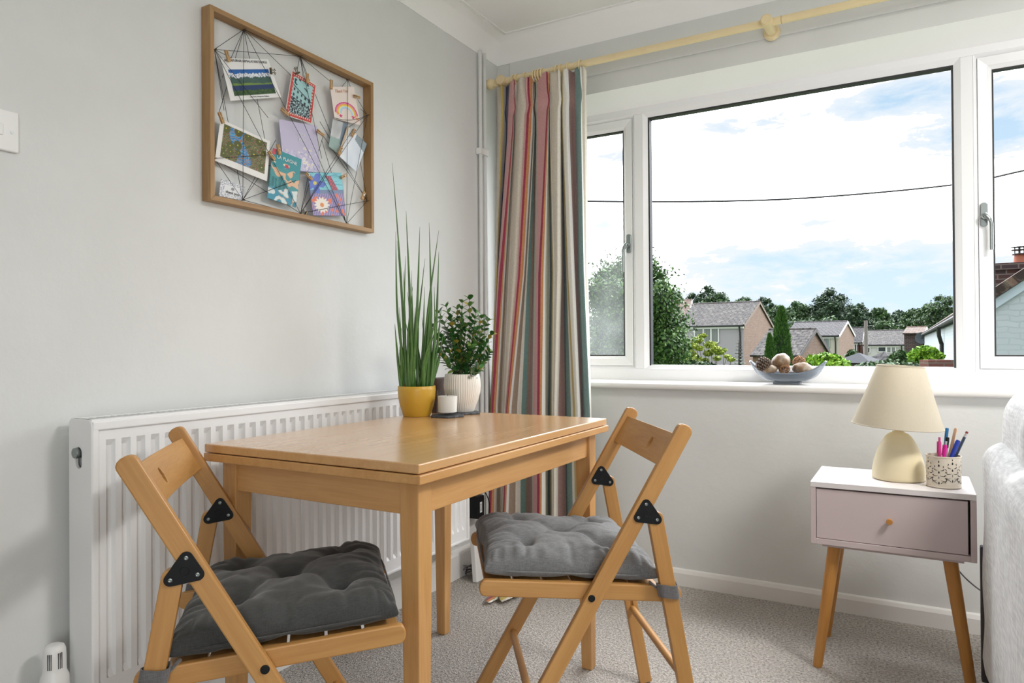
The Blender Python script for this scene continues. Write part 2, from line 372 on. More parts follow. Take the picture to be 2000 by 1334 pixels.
struct('floor', mbox(-.2, XR+.2, YB-.2, .22, -.1, 0), M['carpet'])
struct('trim_1', mbox(RX0-.0, XR, -.008, .0, 2.101, 2.236), M['wall'], bevel=.002)     # pole board above the window
# coving: quarter-round hollow swept along both walls, mitred in the corner
def cove_profile(n=12, r=.088):
    p = [(.0, -r-.004), (.004, -r-.004)]
    for i in range(n+1):
        a_ = PI/2*i/n; p.append((r-(r-.004)*math.cos(a_), -r+(r-.004)*math.sin(a_)))
    p += [(r+.004, -.004), (r+.004, .0)]; return p
bm = B(); pr = cove_profile(); rows = []
for key in ('L', 'C', 'R'):
    row = []
    for d, z in pr:
        if key == 'L': row.append(bm.verts.new((d, YB, ZC+z)))
        elif key == 'C': row.append(bm.verts.new((d, -d, ZC+z)))
        else: row.append(bm.verts.new((XR, -d, ZC+z)))
    rows.append(row)
for a_, b_ in zip(rows, rows[1:]):
    for i in range(len(pr)-1): bm.faces.new((a_[i], a_[i+1], b_[i+1], b_[i]))
struct('trim_2', bm, M['ceiling'], smooth=30)
# picture-rail like fillet inside the coving on the ceiling
bm = B(); box(bm, .10, .108, YB, -.10, ZC-.004, ZC); box(bm, .10, XR, -.108, -.10, ZC-.004, ZC); struct('trim_3', bm, M['ceiling'], bevel=.001)
bm = B(); v = [(0, 0), (-.016, 0), (-.016, .05), (-.010, .062), (0, .066)]
for x0_, x1_ in ((0.0, XR),):
    A_ = [bm.verts.new((x0_, y, z)) for y, z in v]; C_ = [bm.verts.new((x1_, y, z)) for y, z in v]
    bm.faces.new(A_); bm.faces.new(C_[::-1])
    for i in range(5): bm.faces.new((A_[i], C_[i], C_[(i+1) % 5], A_[(i+1) % 5]))
struct('baseboard_back', bm, M['trim'])
bm = B(); v = [(0, 0), (.016, 0), (.016, .095), (.008, .112), (0, .118)]
A_ = [bm.verts.new((x, YB, z)) for x, z in v]; C_ = [bm.verts.new((x, -.017, z)) for x, z in v]
bm.faces.new(A_); bm.faces.new(C_[::-1])
for i in range(5): bm.faces.new((A_[i], C_[i], C_[(i+1) % 5], A_[(i+1) % 5]))
struct('baseboard_left', bm, M['trim'])
# ------------------------------------------------------------------ window
win = bpy.data.objects.new('window_1', None); COL.objects.link(win); win['kind'] = 'structure'
WY = .12
def rect_frame(bm, x0, x1, z0, z1, wd, y0, y1, slope=0.0):
    """mitred frame; inner edge set back by slope on the room side (y0)"""
    o_ = [(x0, z0), (x1, z0), (x1, z1), (x0, z1)]; i_ = [(x0+wd, z0+wd), (x1-wd, z0+wd), (x1-wd, z1-wd), (x0+wd, z1-wd)]
    of = [bm.verts.new((x, y0, z)) for x, z in o_]; inf = [bm.verts.new((x, y0+slope, z)) for x, z in i_]
    ob_ = [bm.verts.new((x, y1, z)) for x, z in o_]; ib = [bm.verts.new((x, y1, z)) for x, z in i_]
    for k in range(4):
        j = (k+1) % 4
        bm.faces.new((of[k], of[j], inf[j], inf[k])); bm.faces.new((inf[k], inf[j], ib[j], ib[k])); bm.faces.new((ib[k], ib[j], ob_[j], ob_[k])); bm.faces.new((ob_[k], ob_[j], of[j], of[k]))
    return bm
GX = [(.14, .575), (.674, 1.777), (1.889, 2.33)]
bm = B(); y0, y1 = WY, WY+.06
box(bm, RX0-.01, RX1+.01, y0, y1, .785, .855); box(bm, RX0-.01, RX1+.01, y0, y1, 1.945, 2.03)
for x0_, x1_ in ((RX0-.01, .105), (.612, .650), (1.797, 1.834), (2.365, RX1+.01)): box(bm, x0_, x1_, y0, y1, .855, 1.945)
obj('outer_frame', bm, M['upvc'], win, bevel=.002)
bm = rect_frame(B(), .650, 1.797, .848, 1.947, .022, WY-.0005, WY+.035, .014)
obj('glazing_bead', bm, M['upvc'], win)
bm = rect_frame(B(), .669, 1.778, .861, 1.928, .007, WY+.012, WY+.045, .0)
obj('gasket', bm, M['rubber'], win)
obj('pane', mbox(.67, 1.78, WY+.026, WY+.03, .86, 1.93), M['glass'], win)
for k, (gx0, gx1) in enumerate((GX[0], GX[2])):
    bx0, bx1 = gx0-.05, gx1+.05
    bx0 = gx0-.056 if k else gx0-.05; bx1 = gx1+.037 if not k else gx1+.05
    if k == 0: bx0, bx1 = .105, .612
    else: bx0, bx1 = 1.834, 2.365
    # bevelled rebate, then the opening sash, then its bead
    obj('rebate', rect_frame(B(), bx0, bx1, .853, 1.947, .012, WY-.001, WY+.05, .012), M['upvc'], win)
    s_ = obj('sash', rect_frame(B(), bx0+.013, bx1-.013, .866, 1.934, .030, WY+.004, WY+.05, .006), M['upvc'], win, bevel=.0015)
    obj('glazing_bead', rect_frame(B(), bx0+.043, bx1-.043, .896, 1.904, .016, WY+.011, WY+.045, .012), M['upvc'], s_)
    obj('gasket', rect_frame(B(), bx0+.055, bx1-.055, .908, 1.892, .005, WY+.020, WY+.045, 0), M['rubber'], s_)
    obj('pane', mbox(bx0+.05, bx1-.05, WY+.028, WY+.032, .905, 1.895), M['glass' if k else 'dirtyglass'], s_)
    hx = bx0+.028 if k else bx1-.028; sg = 1 if k else -1; hy = WY+.004
    hb = obj('handle', prism(stadium(.082, .021, n=10), 0, .007), M['steel'], s_, frame_mtx((hx-.0, hy, 1.352+.0), (0, 0, 1), (-1, 0, 0)), smooth=30, bevel=.0015, label='satin nickel cranked window handle')
    # local z = (0,0,1)x(-1,0,0) = (0,-1,0) : towards the room.  x=up, y=-X
    g = cyl(B(), (.034, 0, .006), (.034, 0, .024), .0105, .0095, 20)
    obj('handle_boss', g, M['steel'], hb, smooth=True, bevel=.0015)
    pts = bez([(.040, 0, .020), (.028, -sg*.010, .024), (.012, -sg*.018, .024), (-.012, -sg*.019, .022), (-.082, -sg*.019, .020)], 6)
    obj('handle_lever', tube(B(), pts, [.0095]*5+[.0085]*5+[.0065]*(len(pts)-10), 12, flat=.8), M['steel'], hb, smooth=True)
    obj('keyhole', cyl(B(), (.034, 0, .0235), (.034, 0, .0255), .0055, .005, 16), M['black'], hb)
# sill board
bm = B(); v = [(-.028, .777), (-.034, .783), (-.034, .796), (-.029, .8015), (.125, .806), (.125, .777)]
A_ = [bm.verts.new((RX0-.02, y, z)) for y, z in v]; C_ = [bm.verts.new((RX1+.06, y, z)) for y, z in v]
bm.faces.new(A_); bm.faces.new(C_[::-1])
for i in range(6): bm.faces.new((A_[i], C_[i], C_[(i+1) % 6], A_[(i+1) % 6]))
struct('trim_4', bm, M['trim'], smooth=50)
# added opening behind the camera for the rear fill light: frame only
pd = bpy.data.objects.new('added_opening_1', None); COL.objects.link(pd); pd['kind'] = 'structure'
obj('added_opening_frame', rect_frame(B(), 2.8, 4.5, 0, 2.2, .06, YB-.1, YB-.02), M['upvc'], pd)
cl_ = thing('added_ceiling_fixture', 'added flat round white fixture holding the unseen ceiling fill', 'ceiling light', (2.75, -1.25, 0))  # fixture added out of view to carry the ceiling fill
obj('mount', cyl(B(), (0, 0, 2.28), (0, 0, ZC), .12, .12, 32), M['plastic'], cl_, smooth=True); obj('reflector', lathe([(0, 2.29), (.36, 2.28), (.38, 2.25), (.385, 2.25), (.37, 2.285), (0, 2.30)], 48), M['plastic'], cl_, smooth=True)
# ------------------------------------------------------------------ pipes in the corner
t_ = thing('heating_pipe', 'pair of painted grey heating pipes running up the corner beside the curtain', 'pipe', (0, -.15, 0))
for dx, dy, r in ((.016, -.022, .0085), (.016, .014, .0085)):
    obj('pipe', cyl(B(), (dx, dy, .005), (dx, dy, 2.245), r, r, 14), M['wall'], t_, smooth=True)
for z in (1.79, .45): obj('pipe_clip', mbox(.001, .028, -.038, .030, z, z+.028), M['plastic'], t_, bevel=.003)
# ================================================================== RADIATOR
RY0, RY1, RZa, RZb = -1.905, -.43, .19, .802
rad = thing('radiator', 'long white double panel radiator mounted low on the left wall', 'radiator', (0, 0, 0))
ys = [RY0+.006]; xs_ = [0]; pitch = .0348; y = RY0+.034
while y < RY1-.035:
    for dy, dd in ((0, 0), (.0045, -.010), (.0165, -.010), (.021, 0)): ys.append(y+dy); xs_.append(dd)
    y += pitch
ys.append(RY1-.006); xs_.append(0)
zs = [(RZa+.008, 0), (.236, 0), (.250, 1), (.742, 1), (.756, 0), (RZb-.022, 0)]
bm = B(); grid = [[bm.verts.new((.112+d*tz, yy, z)) for yy, d in zip(ys, xs_)] for z, tz in zs]
for a_, b_ in zip(grid, grid[1:]):
    for i in range(len(ys)-1): bm.faces.new((a_[i], a_[i+1], b_[i+1], b_[i]))
obj('front_panel', bm, M['rad'], rad, smooth=25)
bm = B(); box(bm, .108, .1185, RY0+.002, RY1-.002, RZb-.024, RZb-.004); box(bm, .108, .1165, RY0+.002, RY1-.002, RZa, RZa+.010)
box(bm, .108, .118, RY0+.001, RY0+.016, RZa, RZb-.012); box(bm, .108, .118, RY1-.016, RY1-.001, RZa, RZb-.012)
obj('panel_rim', bm, M['rad'], rad, bevel=.003)
bm = B(); box(bm, .034, .044, RY0+.01, RY1-.01, RZa+.01, RZb-.02); obj('rear_panel', bm, M['rad'], rad, bevel=.003)
# top grille: a band with a row of dark slots between two rails
bm = B(); box(bm, .036, .046, RY0+.002, RY1-.002, RZb-.012, RZb); box(bm, .100, .114, RY0+.002, RY1-.002, RZb-.012, RZb)
y = RY0+.02
while y < RY1-.02: box(bm, .046, .100, y, y+.004, RZb-.010, RZb-.001); y += .016
box(bm, .046, .100, RY0+.002, RY0+.010, RZb-.012, RZb)
obj('top_grille', bm, M['rad'], rad)
for yy, nm in ((RY0, 0), (RY1-.008, 1)):
    pts = [(.030, RZa), (.1165, RZa)]+[(.1165-.012+.012*math.cos(a_), RZb-.012+.012*math.sin(a_)) for a_ in np.linspace(0, PI/2, 5)]+[(.042-.012*math.sin(a_), RZb-.012+.012*math.cos(a_)) for a_ in np.linspace(0, PI/2, 5)]
    o_ = obj('side_panel', prism(pts, 0, .008), M['rad'], rad, Matrix(((1, 0, 0, 0), (0, 0, 1, yy), (0, 1, 0, 0), (0, 0, 0, 1))))
    if nm == 0:
        hole = prism([(.0665+.0125*math.cos(a_), .716+(.012 if math.sin(a_) < 0 else .012)*math.sin(a_)-(.022 if math.sin(a_) < 0 else 0)+.012) for a_ in np.linspace(0, 2*PI, 28, endpoint=False)], -.02, .03)
        cut(o_, hole)
    o_.modifiers.new('edge', 'BEVEL').width = .0012
obj('air_bleed_plug', cyl(B(), (.0635, RY0-.007, .728), (.0635, RY0+.02, .728), .0115, .0115, 24), M['steel'], rad, smooth=True, bevel=.001, label='round metal air bleed plug')
obj('manifold', cyl(B(), (.0665, RY0+.02, .715), (.0665, RY0+.05, .715), .02, .02, 16), pmat('inside_dark_metal', (.08, .08, .085), .4, .8), rad, smooth=True)
# bottom tapping with lockshield and wall brackets
obj('bottom_boss', sphere(B(), (.085, RY1-.055, RZa-.004), .022, 1, 1, .6, 14), M['rad'], rad, smooth='all')
for yy in (-1.6, -.8): obj('bracket', mbox(.001, .034, yy, yy+.04, .3, .7), M['rad'], rad, bevel=.002)
tv = thing('radiator_valve', 'white thermostatic radiator valve with numbers at the left end of the radiator', 'valve', (.062, -1.952, 0))
hd = [(0, .330), (.012, .330), (.0175, .327), (.0205, .319), (.0215, .300), (.0215, .280), (.0225, .272), (.0265, .262), (.0275, .240), (.0275, .226), (.020, .220), (0, .220)]
o_ = obj('dial', lathe(hd[::-1], 40), M['plastic'], tv, smooth=True)
for k in range(6):
    a_ = math.radians(-62+k*9+(26 if k > 2 else 0))
    obj('vent_slot', mbox(-.0008, .0012, -.0007, .0007, .283, .316), M['gapdark'], o_, Matrix.Translation((.0208*math.cos(a_), .0208*math.sin(a_), 0)) @ Matrix.Rotation(a_, 4, 'Z'))
for ch, ang in (('1', -112), ('0', -98), ('5', -62)):
    a_ = math.radians(ang)
    lettering(ch, .0085, M['dark'], o_, frame_mtx((.0278*math.cos(a_), .0278*math.sin(a_), .244), (-math.sin(a_), math.cos(a_), 0), (0, 0, 1)), name='number')
obj('valve_body', cyl(cyl(B(), (0, 0, .13), (0, 0, .222), .013, .013, 16), (0, 0, .175), (.0, .05, .175), .010, .010, 14), M['steel'], tv, smooth=True)
obj('supply_pipe', cyl(B(), (0, 0, 0), (0, 0, .132), .0075, .0075, 12), M['trim'], tv, smooth=True)
# ================================================================== LIGHT SWITCH
sw = thing('light_switch', 'square white plastic light switch plate at the left edge of the wall', 'light switch', (0, -2.036, 1.411))
pl = obj('plate', mbox(0, .009, -.043, .043, -.043, .043), M['plastic'], sw, bevel=.003, seg=3)
obj('rocker', mbox(.008, .012, -.0125, .0125, -.012, .012), M['plastic'], sw, bevel=.0015)
for dy in (-.030, .030): obj('screw', cyl(B(), (.008, dy, -.002), (.0098, dy, -.002), .0032, .0032, 16), M['steel'], sw)
# ================================================================== TABLE
TX0, TX1, TY0, TY1, TH = .236, .846, -1.718, -.793, .7357
tb = thing('dining_table', 'small beech fold-over dining table with two stacked top leaves', 'table', ((TX0+TX1)/2, (TY0+TY1)/2, 0))
hx, hy = (TX1-TX0)/2, (TY1-TY0)/2
def plank(name, p0, p1, wdir, wd, th, mat, parent, round0=0, round1=0, bevel=.002, **kw):
    """board from p0 to p1; wd along wdir, th along the remaining axis (centred)"""
    p0 = Vector(p0); p1 = Vector(p1); L = (p1-p0).length
    return obj(name, prism(stadium(L, wd, round0, round1), -th/2, th/2), mat, parent, frame_mtx(p0, p1-p0, wdir), bevel=bevel, **kw)
plank('tabletop', (0, -hy, TH-.0095), (0, hy, TH-.0095), (1, 0, 0), 2*hx, .019, M['tabletop'], tb, bevel=.0025)
plank('lower_leaf', (.003, -hy-.003, TH-.0295), (.003, hy+.003, TH-.0295), (1, 0, 0), 2*hx+.004, .018, M['beech'], tb, bevel=.002)
AP = .030
for sx in (-1, 1):
    for sy in (-1, 1):
        bm = B(); ox = sx*(hx-.024); oy = sy*(hy-.030)
        a0 = [(ox, oy), (ox-sx*.045, oy), (ox-sx*.045, oy-sy*.045), (ox, oy-sy*.045)]
        k = .035; b0 = [(ox-sx*.003, oy-sy*.003), (ox-sx*k, oy-sy*.003), (ox-sx*k, oy-sy*k), (ox-sx*.003, oy-sy*k)]
        # local x runs up the leg so that the grain follows it
        lo = [bm.verts.new((.001, x-ox, y-oy)) for x, y in b0]; mi_ = [bm.verts.new((.60, x-ox, y-oy)) for x, y in a0]; hi_ = [bm.verts.new((.7015, x-ox, y-oy)) for x, y in a0]
        bm.faces.new(lo); bm.faces.new(hi_)
        for p_, q_ in ((lo, mi_), (mi_, hi_)):
            for i in range(4): bm.faces.new((p_[i], p_[(i+1) % 4], q_[(i+1) % 4], q_[i]))
        obj('leg', bm, M['beech'], tb, Matrix(((0, 1, 0, ox), (0, 0, 1, oy), (1, 0, 0, 0), (0, 0, 0, 1))), bevel=.002)
az0, az1 = .628, .7015; am = (az0+az1)/2
for sy in (-1, 1): plank('apron', (-hx+.066, sy*(hy-.045), am), (hx-.066, sy*(hy-.045), am), (0, 0, 1), az1-az0, .018, M['beech'], tb)
for sx in (-1, 1): plank('apron', (sx*(hx-.040), -hy+.073, am), (sx*(hx-.040), hy-.073, am), (0, 0, 1), az1-az0, .018, M['beech'], tb)
# ================================================================== FOLDING CHAIRS
CW, TK = .4496, .019
TS, TZ = -.2073, .7615; PS, PZ = 0.0, .3978
slope = (TS-PS)/(TZ-PZ)
pt = lambda z: (PS+slope*(z-PZ))
lt = lambda z: (-.1411+(.5722-z)*-.180)
def make_chair(label):
    c = thing('folding_chair', label, 'chair')
    ext = .017
    dv = Vector((TS-PS, 0, TZ-PZ)).normalized()
    for s in (-1, 1):
        u = s*(CW/2-TK/2)
        top = Vector((TS, u, TZ))+dv*ext; foot = Vector((pt(0), u, 0))
        p_ = plank('back_post', top, foot+dv*.012, (1, 0, 0), .036, TK, M['chairwood'], c, round0=1, round1=0, bevel=.003)
        rl = plank('rear_leg', (lt(.585), u, .587), (lt(0), u, .003), (1, 0, 0), .034, TK, M['chairwood'], c, round0=1, round1=0, bevel=.0025)
        # groove for the sliding seat rail, on the inner face
        L0, L1 = .25, .40; zi = s
        gr = prism([(L0, -.004), (L1, -.004), (L1+.002, 0), (L1, .004), (L0, .004)], -.02, -.0035) if s < 0 else prism([(L0, -.004), (L1, -.004), (L1+.002, 0), (L1, .004), (L0, .004)], .0035, .02)
        cut(rl, gr)
        ur = s*(CW/2-TK-TK/2-.001)
        plank('seat_rail', (.2475, ur, .4290), (-.2051, ur, .3965), (0, 0, 1), .036, TK-.002, M['chairwood'], c, round0=1, round1=1, bevel=.003)
        for yy, nm in ((s*CW/2, 'pivot_bolt'),):
            obj(nm, cyl(B(), (.004, yy-s*.004, .404), (.004, yy+s*.0025, .404), .0085, .0075, 20), M['black'], c, smooth=True, bevel=.0008)
        # triangular hinge plates on both faces
        tri = [Vector((-.1193, .6034)), Vector((-.1036, .5775)), Vector((-.1411, .5722))]
        cen = (tri[0]+tri[1]+tri[2])/3; out = []
        tri = [cen+(q-cen)*1.12 for q in tri]
        order = tri if (tri[1]-tri[0]).cross(tri[2]-tri[0]) > 0 else [tri[0], tri[2], tri[1]]
        for i, q in enumerate(order):
            pv, nx = order[i-1], order[(i+1) % 3]
            d1 = (q-pv).normalized(); d2 = (nx-q).normalized(); n1_ = Vector((d1.y, -d1.x)); n2_ = Vector((d2.y, -d2.x))
            a1 = math.atan2(n1_.y, n1_.x); a2 = math.atan2(n2_.y, n2_.x)
            while a2 < a1: a2 += 2*PI
            out += [(q.x+.0105*math.cos(a_), q.y+.0105*math.sin(a_)) for a_ in np.linspace(a1, a2, 7)]
        for face in (0, 1):
            yf = s*(CW/2+.0003) if face == 0 else s*(CW/2-TK-.0003); dirn = s if face == 0 else -s
            # map (x,y)->(x, z); thickness to +-y
            mt = Matrix(((1, 0, 0, 0), (0, 0, dirn, yf), (0, 1, 0, 0), (0, 0, 0, 1)))
            hp = obj('hinge_plate', prism(out, 0, .0022), M['black'], c, mt, bevel=.0006)
            obj('plate_ring', lathe([(.0065, 0), (.0072, .0004), (.0080, 0)], 24), M['black'], hp, Matrix.Translation((cen.x, cen.y, .0022)))
            for q in order:
                obj('rivet', lathe([(.0036, 0), (.0034, .0009), (.0022, .0012), (.0016, .0006), (0, .0006)], 16), M['steel'], hp, Matrix.Translation((q.x, q.y, .0022)), smooth=True)
    # curved back board with its finger hole
    w_ = CW/2-TK-.0005; bm = B(); nu, nv, th = 26, 4, .013
    z0_, z1_ = .682, .752; up = dv
    nrm = Vector((dv.z, 0, -dv.x))          # forward-facing normal of the leaning back
    def P_(iu, k, side):
        u_ = -w_+2*w_*iu/nu; bulge = .024*(1-(u_/w_)**2)
        base = Vector((pt(z0_), u_, z0_)); hgt = (z1_-z0_)/dv.z; tt = k/nv
        arch = .0 if k < nv else .004*(1-(u_/w_)**2)
        return base+up*(hgt*tt+arch)-nrm*(bulge)+nrm*(th/2*side)
    F_ = [[bm.verts.new(P_(i, k, 1)) for k in range(nv+1)] for i in range(nu+1)]; Bk = [[bm.verts.new(P_(i, k, -1)) for k in range(nv+1)] for i in range(nu+1)]
    for i in range(nu):
        for k in range(nv):
            bm.faces.new((F_[i][k], F_[i+1][k], F_[i+1][k+1], F_[i][k+1])); bm.faces.new((Bk[i][k], Bk[i][k+1], Bk[i+1][k+1], Bk[i+1][k]))
        bm.faces.new((F_[i][0], Bk[i][0], Bk[i+1][0], F_[i+1][0])); bm.faces.new((F_[i][nv], F_[i+1][nv], Bk[i+1][nv], Bk[i][nv]))
    for i in (0, nu):
        for k in range(nv): bm.faces.new((F_[i][k], F_[i][k+1], Bk[i][k+1], Bk[i][k]))
    # author in a frame whose x runs across the chair so the grain does too
    mt = frame_mtx((0, 0, 0), (0, 1, 0), (0, 0, 1)); bm.transform(mt.inverted())
    bb = obj('backrest', bm, M['chairwood'], c, mt, smooth=35, bevel=.003)
    mid = Vector((pt((z0_+z1_)/2), 0, (z0_+z1_)/2)); hb = B()
    ell = [(.0100*math.cos(a_), .0165*math.sin(a_)) for a_ in np.linspace(0, 2*PI, 32, endpoint=False)]
    a0 = [hb.verts.new(mid+Vector((0, x, 0))+up*z-nrm*.06) for x, z in ell]; b0 = [hb.verts.new(mid+Vector((0, x, 0))+up*z+nrm*.04) for x, z in ell]
    hb.faces.new(a0); hb.faces.new(b0[::-1])
    for i in range(32): hb.faces.new((a0[i], a0[(i+1) % 32], b0[(i+1) % 32], b0[i]))
    hb.transform(mt.inverted()); cut(bb, hb)
    # slats across the seat rails, and an upright front slat
    wi = CW/2-2*TK-.002
    for i in range(6):
        s_ = .205-i*.066; zc_ = .4105+s_*.0718+.010
        plank('seat_slat', (s_, -wi-.008, zc_+.0), (s_, wi+.008, zc_+.0), (1, 0, 0), .0605, .010, M['chairwood'], c, bevel=.002)
    plank('front_rail', (.222, -wi, .421), (.222, wi, .421), (0, 0, 1), .030, .014, M['chairwood'], c)
    # dowels
    for (xs, zz, r, ww) in ((lt(.215), .215, .0095, CW/2-TK+.004), (pt(.165), .165, .0095, CW/2-TK+.004)):
        obj('stretcher', tube(B(), [(0, 0, 0), (.01, 0, 0), (.05, 0, 0), (2*ww-.05, 0, 0), (2*ww-.01, 0, 0), (2*ww, 0, 0)], [.007, .0085, r, r, .0085, .007], 14), M['chairwood'], c, frame_mtx((xs, -ww, zz), (0, 1, 0), (0, 0, 1)), smooth=True)
    return c
def make_cushion(label, mat, seed=0, flat=0.0):
    q = thing('seat_cushion', label, 'cushion')
    n = 72; hs = .198; T = .060
    tufts = [(0, 0), (.095, .095), (-.095, .095), (.095, -.095), (-.095, -.095)]
    edgep = [(.0, .19), (.0, -.19), (.19, .0), (-.19, .0)]
    def hgt(x, y, top):
        ex = max(0, 1-(abs(x)/hs)**3.2); ey = max(0, 1-(abs(y)/hs)**3.2)
        h = (ex*ey)**.27*(1+.10*math.exp(-((abs(x)-.13)/.05)**2)+.0)
        for tx, ty in tufts:
            d = math.hypot(x-tx, y-ty); h -= .62*math.exp(-(d/.016)**1.0)*(1 if top else .4); h -= .24*math.exp(-(d/.045)**2)
        for tx, ty in edgep:
            d = math.hypot((x-tx)*(1.8 if abs(tx) < .01 else .8), (y-ty)*(1.8 if abs(ty) < .01 else .8)); h -= .24*math.exp(-(d/.045)**2)
        # creases running between tufts and out to the edge
        for (ax, ay) in tufts[1:]:
            for (bx, by) in ((0, 0), (ax*2.05, 0*ay+ay*1.15), (ax*1.15, ay*2.05)):
                L = math.hypot(bx-ax, by-ay); tt = max(0, min(1, ((x-ax)*(bx-ax)+(y-ay)*(by-ay))/(L*L)))
                d = math.hypot(x-ax-(bx-ax)*tt, y-ay-(by-ay)*tt); h -= .15*math.exp(-(d/.009)**2)*(1-.5*tt)
        ed = max(abs(x), abs(y))/hs; al = (y if abs(x) > abs(y) else x)
        nz = mnoise.noise(Vector((x*16+seed, y*16, seed)))*.08+mnoise.noise(Vector((x*45, y*45+seed, 3)))*.03
        rdg = 1-abs(mnoise.noise(Vector((al*38+seed*3, (1 if abs(x) > abs(y) else 2)*5+math.copysign(1, x+y), seed))))*2.4
        nz -= .22*max(0, rdg-.55)*max(0, min(1, (ed-.45)*2.4))
        rd2 = 1-abs(mnoise.noise(Vector((x*11+seed, y*11-seed, 7))))*3; nz -= .10*max(0, rd2-.6)
        return T*max(0.04, h+nz*min(1, h*2)) if top else T*.30*max(0.03, min(1, h*1.3))
    bm = B(); tp = []; bt = []
    for i in range(n+1):
        a_ = []; b_ = []
        for j in range(n+1):
            u = -1+2*i/n; v = -1+2*j/n; u = math.sin(u*PI/2)*.55+u*.45; v = math.sin(v*PI/2)*.55+v*.45
            x = u*hs; y = v*hs
            sq = 1-.05*(1-abs(v)**2)*abs(u)**6; sq2 = 1-.05*(1-abs(u)**2)*abs(v)**6
            wob = .004*mnoise.noise(Vector((x*22, y*22, seed)))
            edge = i in (0, n) or j in (0, n)
            X = x*sq+wob; Y = y*sq2+wob
            zt = hgt(x, y, True); zb = -hgt(x, y, False)
            if edge:
                vv = bm.verts.new((X, Y, 0)); a_.append(vv); b_.append(vv)
            else: a_.append(bm.verts.new((X, Y, zt))); b_.append(bm.verts.new((X, Y, zb)))
        tp.append(a_); bt.append(b_)
    for i in range(n):
        for j in range(n):
            bm.faces.new((tp[i][j], tp[i+1][j], tp[i+1][j+1], tp[i][j+1])); bm.faces.new((bt[i][j], bt[i][j+1], bt[i+1][j+1], bt[i+1][j]))
    o_ = obj('cover', bm, mat, q, smooth='all')
    md = o_.modifiers.new('s', 'SUBSURF'); md.levels = 1; md.render_levels = 1
    # seam piping round the waist
    pts = []
    for k in range(160):
        a_ = 2*PI*k/160; c_, s_ = math.cos(a_), math.sin(a_); m_ = max(abs(c_), abs(s_)); e = 5
        r_ = hs*.985/((abs(c_)**9+abs(s_)**9)**(1/9)); pts.append((c_*r_, s_*r_, -.001))
    obj('piping', tube(B(), pts+[pts[0]], .0022, 6), mat, q, smooth='all')
    for tx, ty in tufts: obj('tuft', sphere(B(), (tx, ty, hgt(tx, ty, True)+.001), .004, 1, 1, .4, 8), mat, q, smooth='all')
    return q
ch1 = make_chair('folding beech chair with the charcoal cushion at the near left corner of the table')
ch1.location = (.5154, -1.775, 0); ch1.rotation_euler = (0, 0, .790); ch1['group'] = 'folding chairs at the table'
ch2 = dup(ch1, (.9063, -1.166, 0), 3.7623, 'folding beech chair with a light grey cushion, on the window side of the table', 'folding chairs at the table')
def place_cushion(q, base, rz, ox):
    tilt = math.atan(.0718)
    q.rotation_euler = (0, -tilt, rz)
    loc = Matrix.Rotation(rz, 4, 'Z') @ Vector((ox, 0, 0.4105+ox*.0718+.0375)); q.location = Vector(base)+loc
q1 = make_cushion('dark charcoal tufted cushion on the folding chair near the radiator', M['cush2'], 3)
place_cushion(q1, (.5154, -1.775, 0), .790, .040); q1['group'] = 'tufted seat cushions'
q2 = make_cushion('mid grey tufted cushion on the folding chair by the window', M['cush'], 11)
place_cushion(q2, (.9063, -1.166, 0), 3.7623, .040); q2['group'] = 'tufted seat cushions'
bpy.context.view_layer.update()
for q, base, rz in ((q1, (.5154, -1.775, 0), .790), (q2, (.9063, -1.166, 0), 3.7623)):
    CM = Matrix.Translation(base) @ Matrix.Rotation(rz, 4, 'Z'); QI = q.matrix_world.inverted()
    for s in (-1, 1):
        zc_ = .412; cx_ = lt(zc_); cy_ = s*(CW/2-TK/2); bm = B(); pr_ = []
        for (hx_, hy_, n_) in ((.0205, .0125, 0),):
            for a_ in np.linspace(0, 2*PI, 40, endpoint=False):
                c_, s_ = math.cos(a_), math.sin(a_); r_ = 1/((abs(c_)**4+abs(s_)**4)**.25); pr_.append((c_*r_*hx_, s_*r_*hy_))
        rg = []
        for z_, k in ((-.0145, 1.0), (-.0145, 1.10), (.0145, 1.12), (.0145, 1.02)):
            rg.append([bm.verts.new(QI @ CM @ Vector((cx_+x*k-z_*-.18, cy_+y*(k+.05), zc_+z_+(.002*math.sin(i_/3))))) for i_, (x, y) in enumerate(pr_)])
        for a_, b_ in zip(rg, rg[1:]+[rg[0]]):
            for i in range(40): bm.faces.new((a_[i], a_[(i+1) % 40], b_[(i+1) % 40], b_[i]))
        # tab back to the cushion corner
        bm2 = [CM @ Vector(p) for p in ((cx_+.020, cy_-s*.006, zc_), (cx_+.035, cy_-s*.022, zc_+.012))]
        tube(bm, [QI @ p for p in bm2], .010, 8, flat=.3)
        obj('tie_strap', bm, M['strap'], q, smooth=50, label='lighter grey cloth tie strap')
# ================================================================== NIGHTSTAND
NX0, NX1, NY0, NY1, NZ0, NZ1 = 1.380, 1.790, -.530, -.232, .368, .55
ns = thing('bedside_table', 'small pale pink one drawer side table on splayed pine legs beside the sofa', 'side table', ((NX0+NX1)/2, (NY0+NY1)/2, 0))
cx_, cy_ = (NX0+NX1)/2, (NY0+NY1)/2
L_ = lambda x0, x1, y0, y1, z0, z1: mbox(x0-cx_, x1-cx_, y0-cy_, y1-cy_, z0, z1)
obj('top', L_(NX0, NX1, NY0, NY1, NZ1-.016, NZ1), M['lilac2'], ns, bevel=.001)
for a_, b_ in ((NX0, NX0+.014), (NX1-.014, NX1)): obj('side_panel', L_(a_, b_, NY0+.001, NY1, NZ0, NZ1-.016), M['lilac'], ns, bevel=.0008)
obj('bottom_panel', L_(NX0+.014, NX1-.014, NY0+.001, NY1, NZ0, NZ0+.016), M['lilac'], ns, bevel=.0008)
obj('back_panel', L_(NX0+.014, NX1-.014, NY1-.010, NY1-.002, NZ0+.016, NZ1-.016), M['gapdark'], ns)
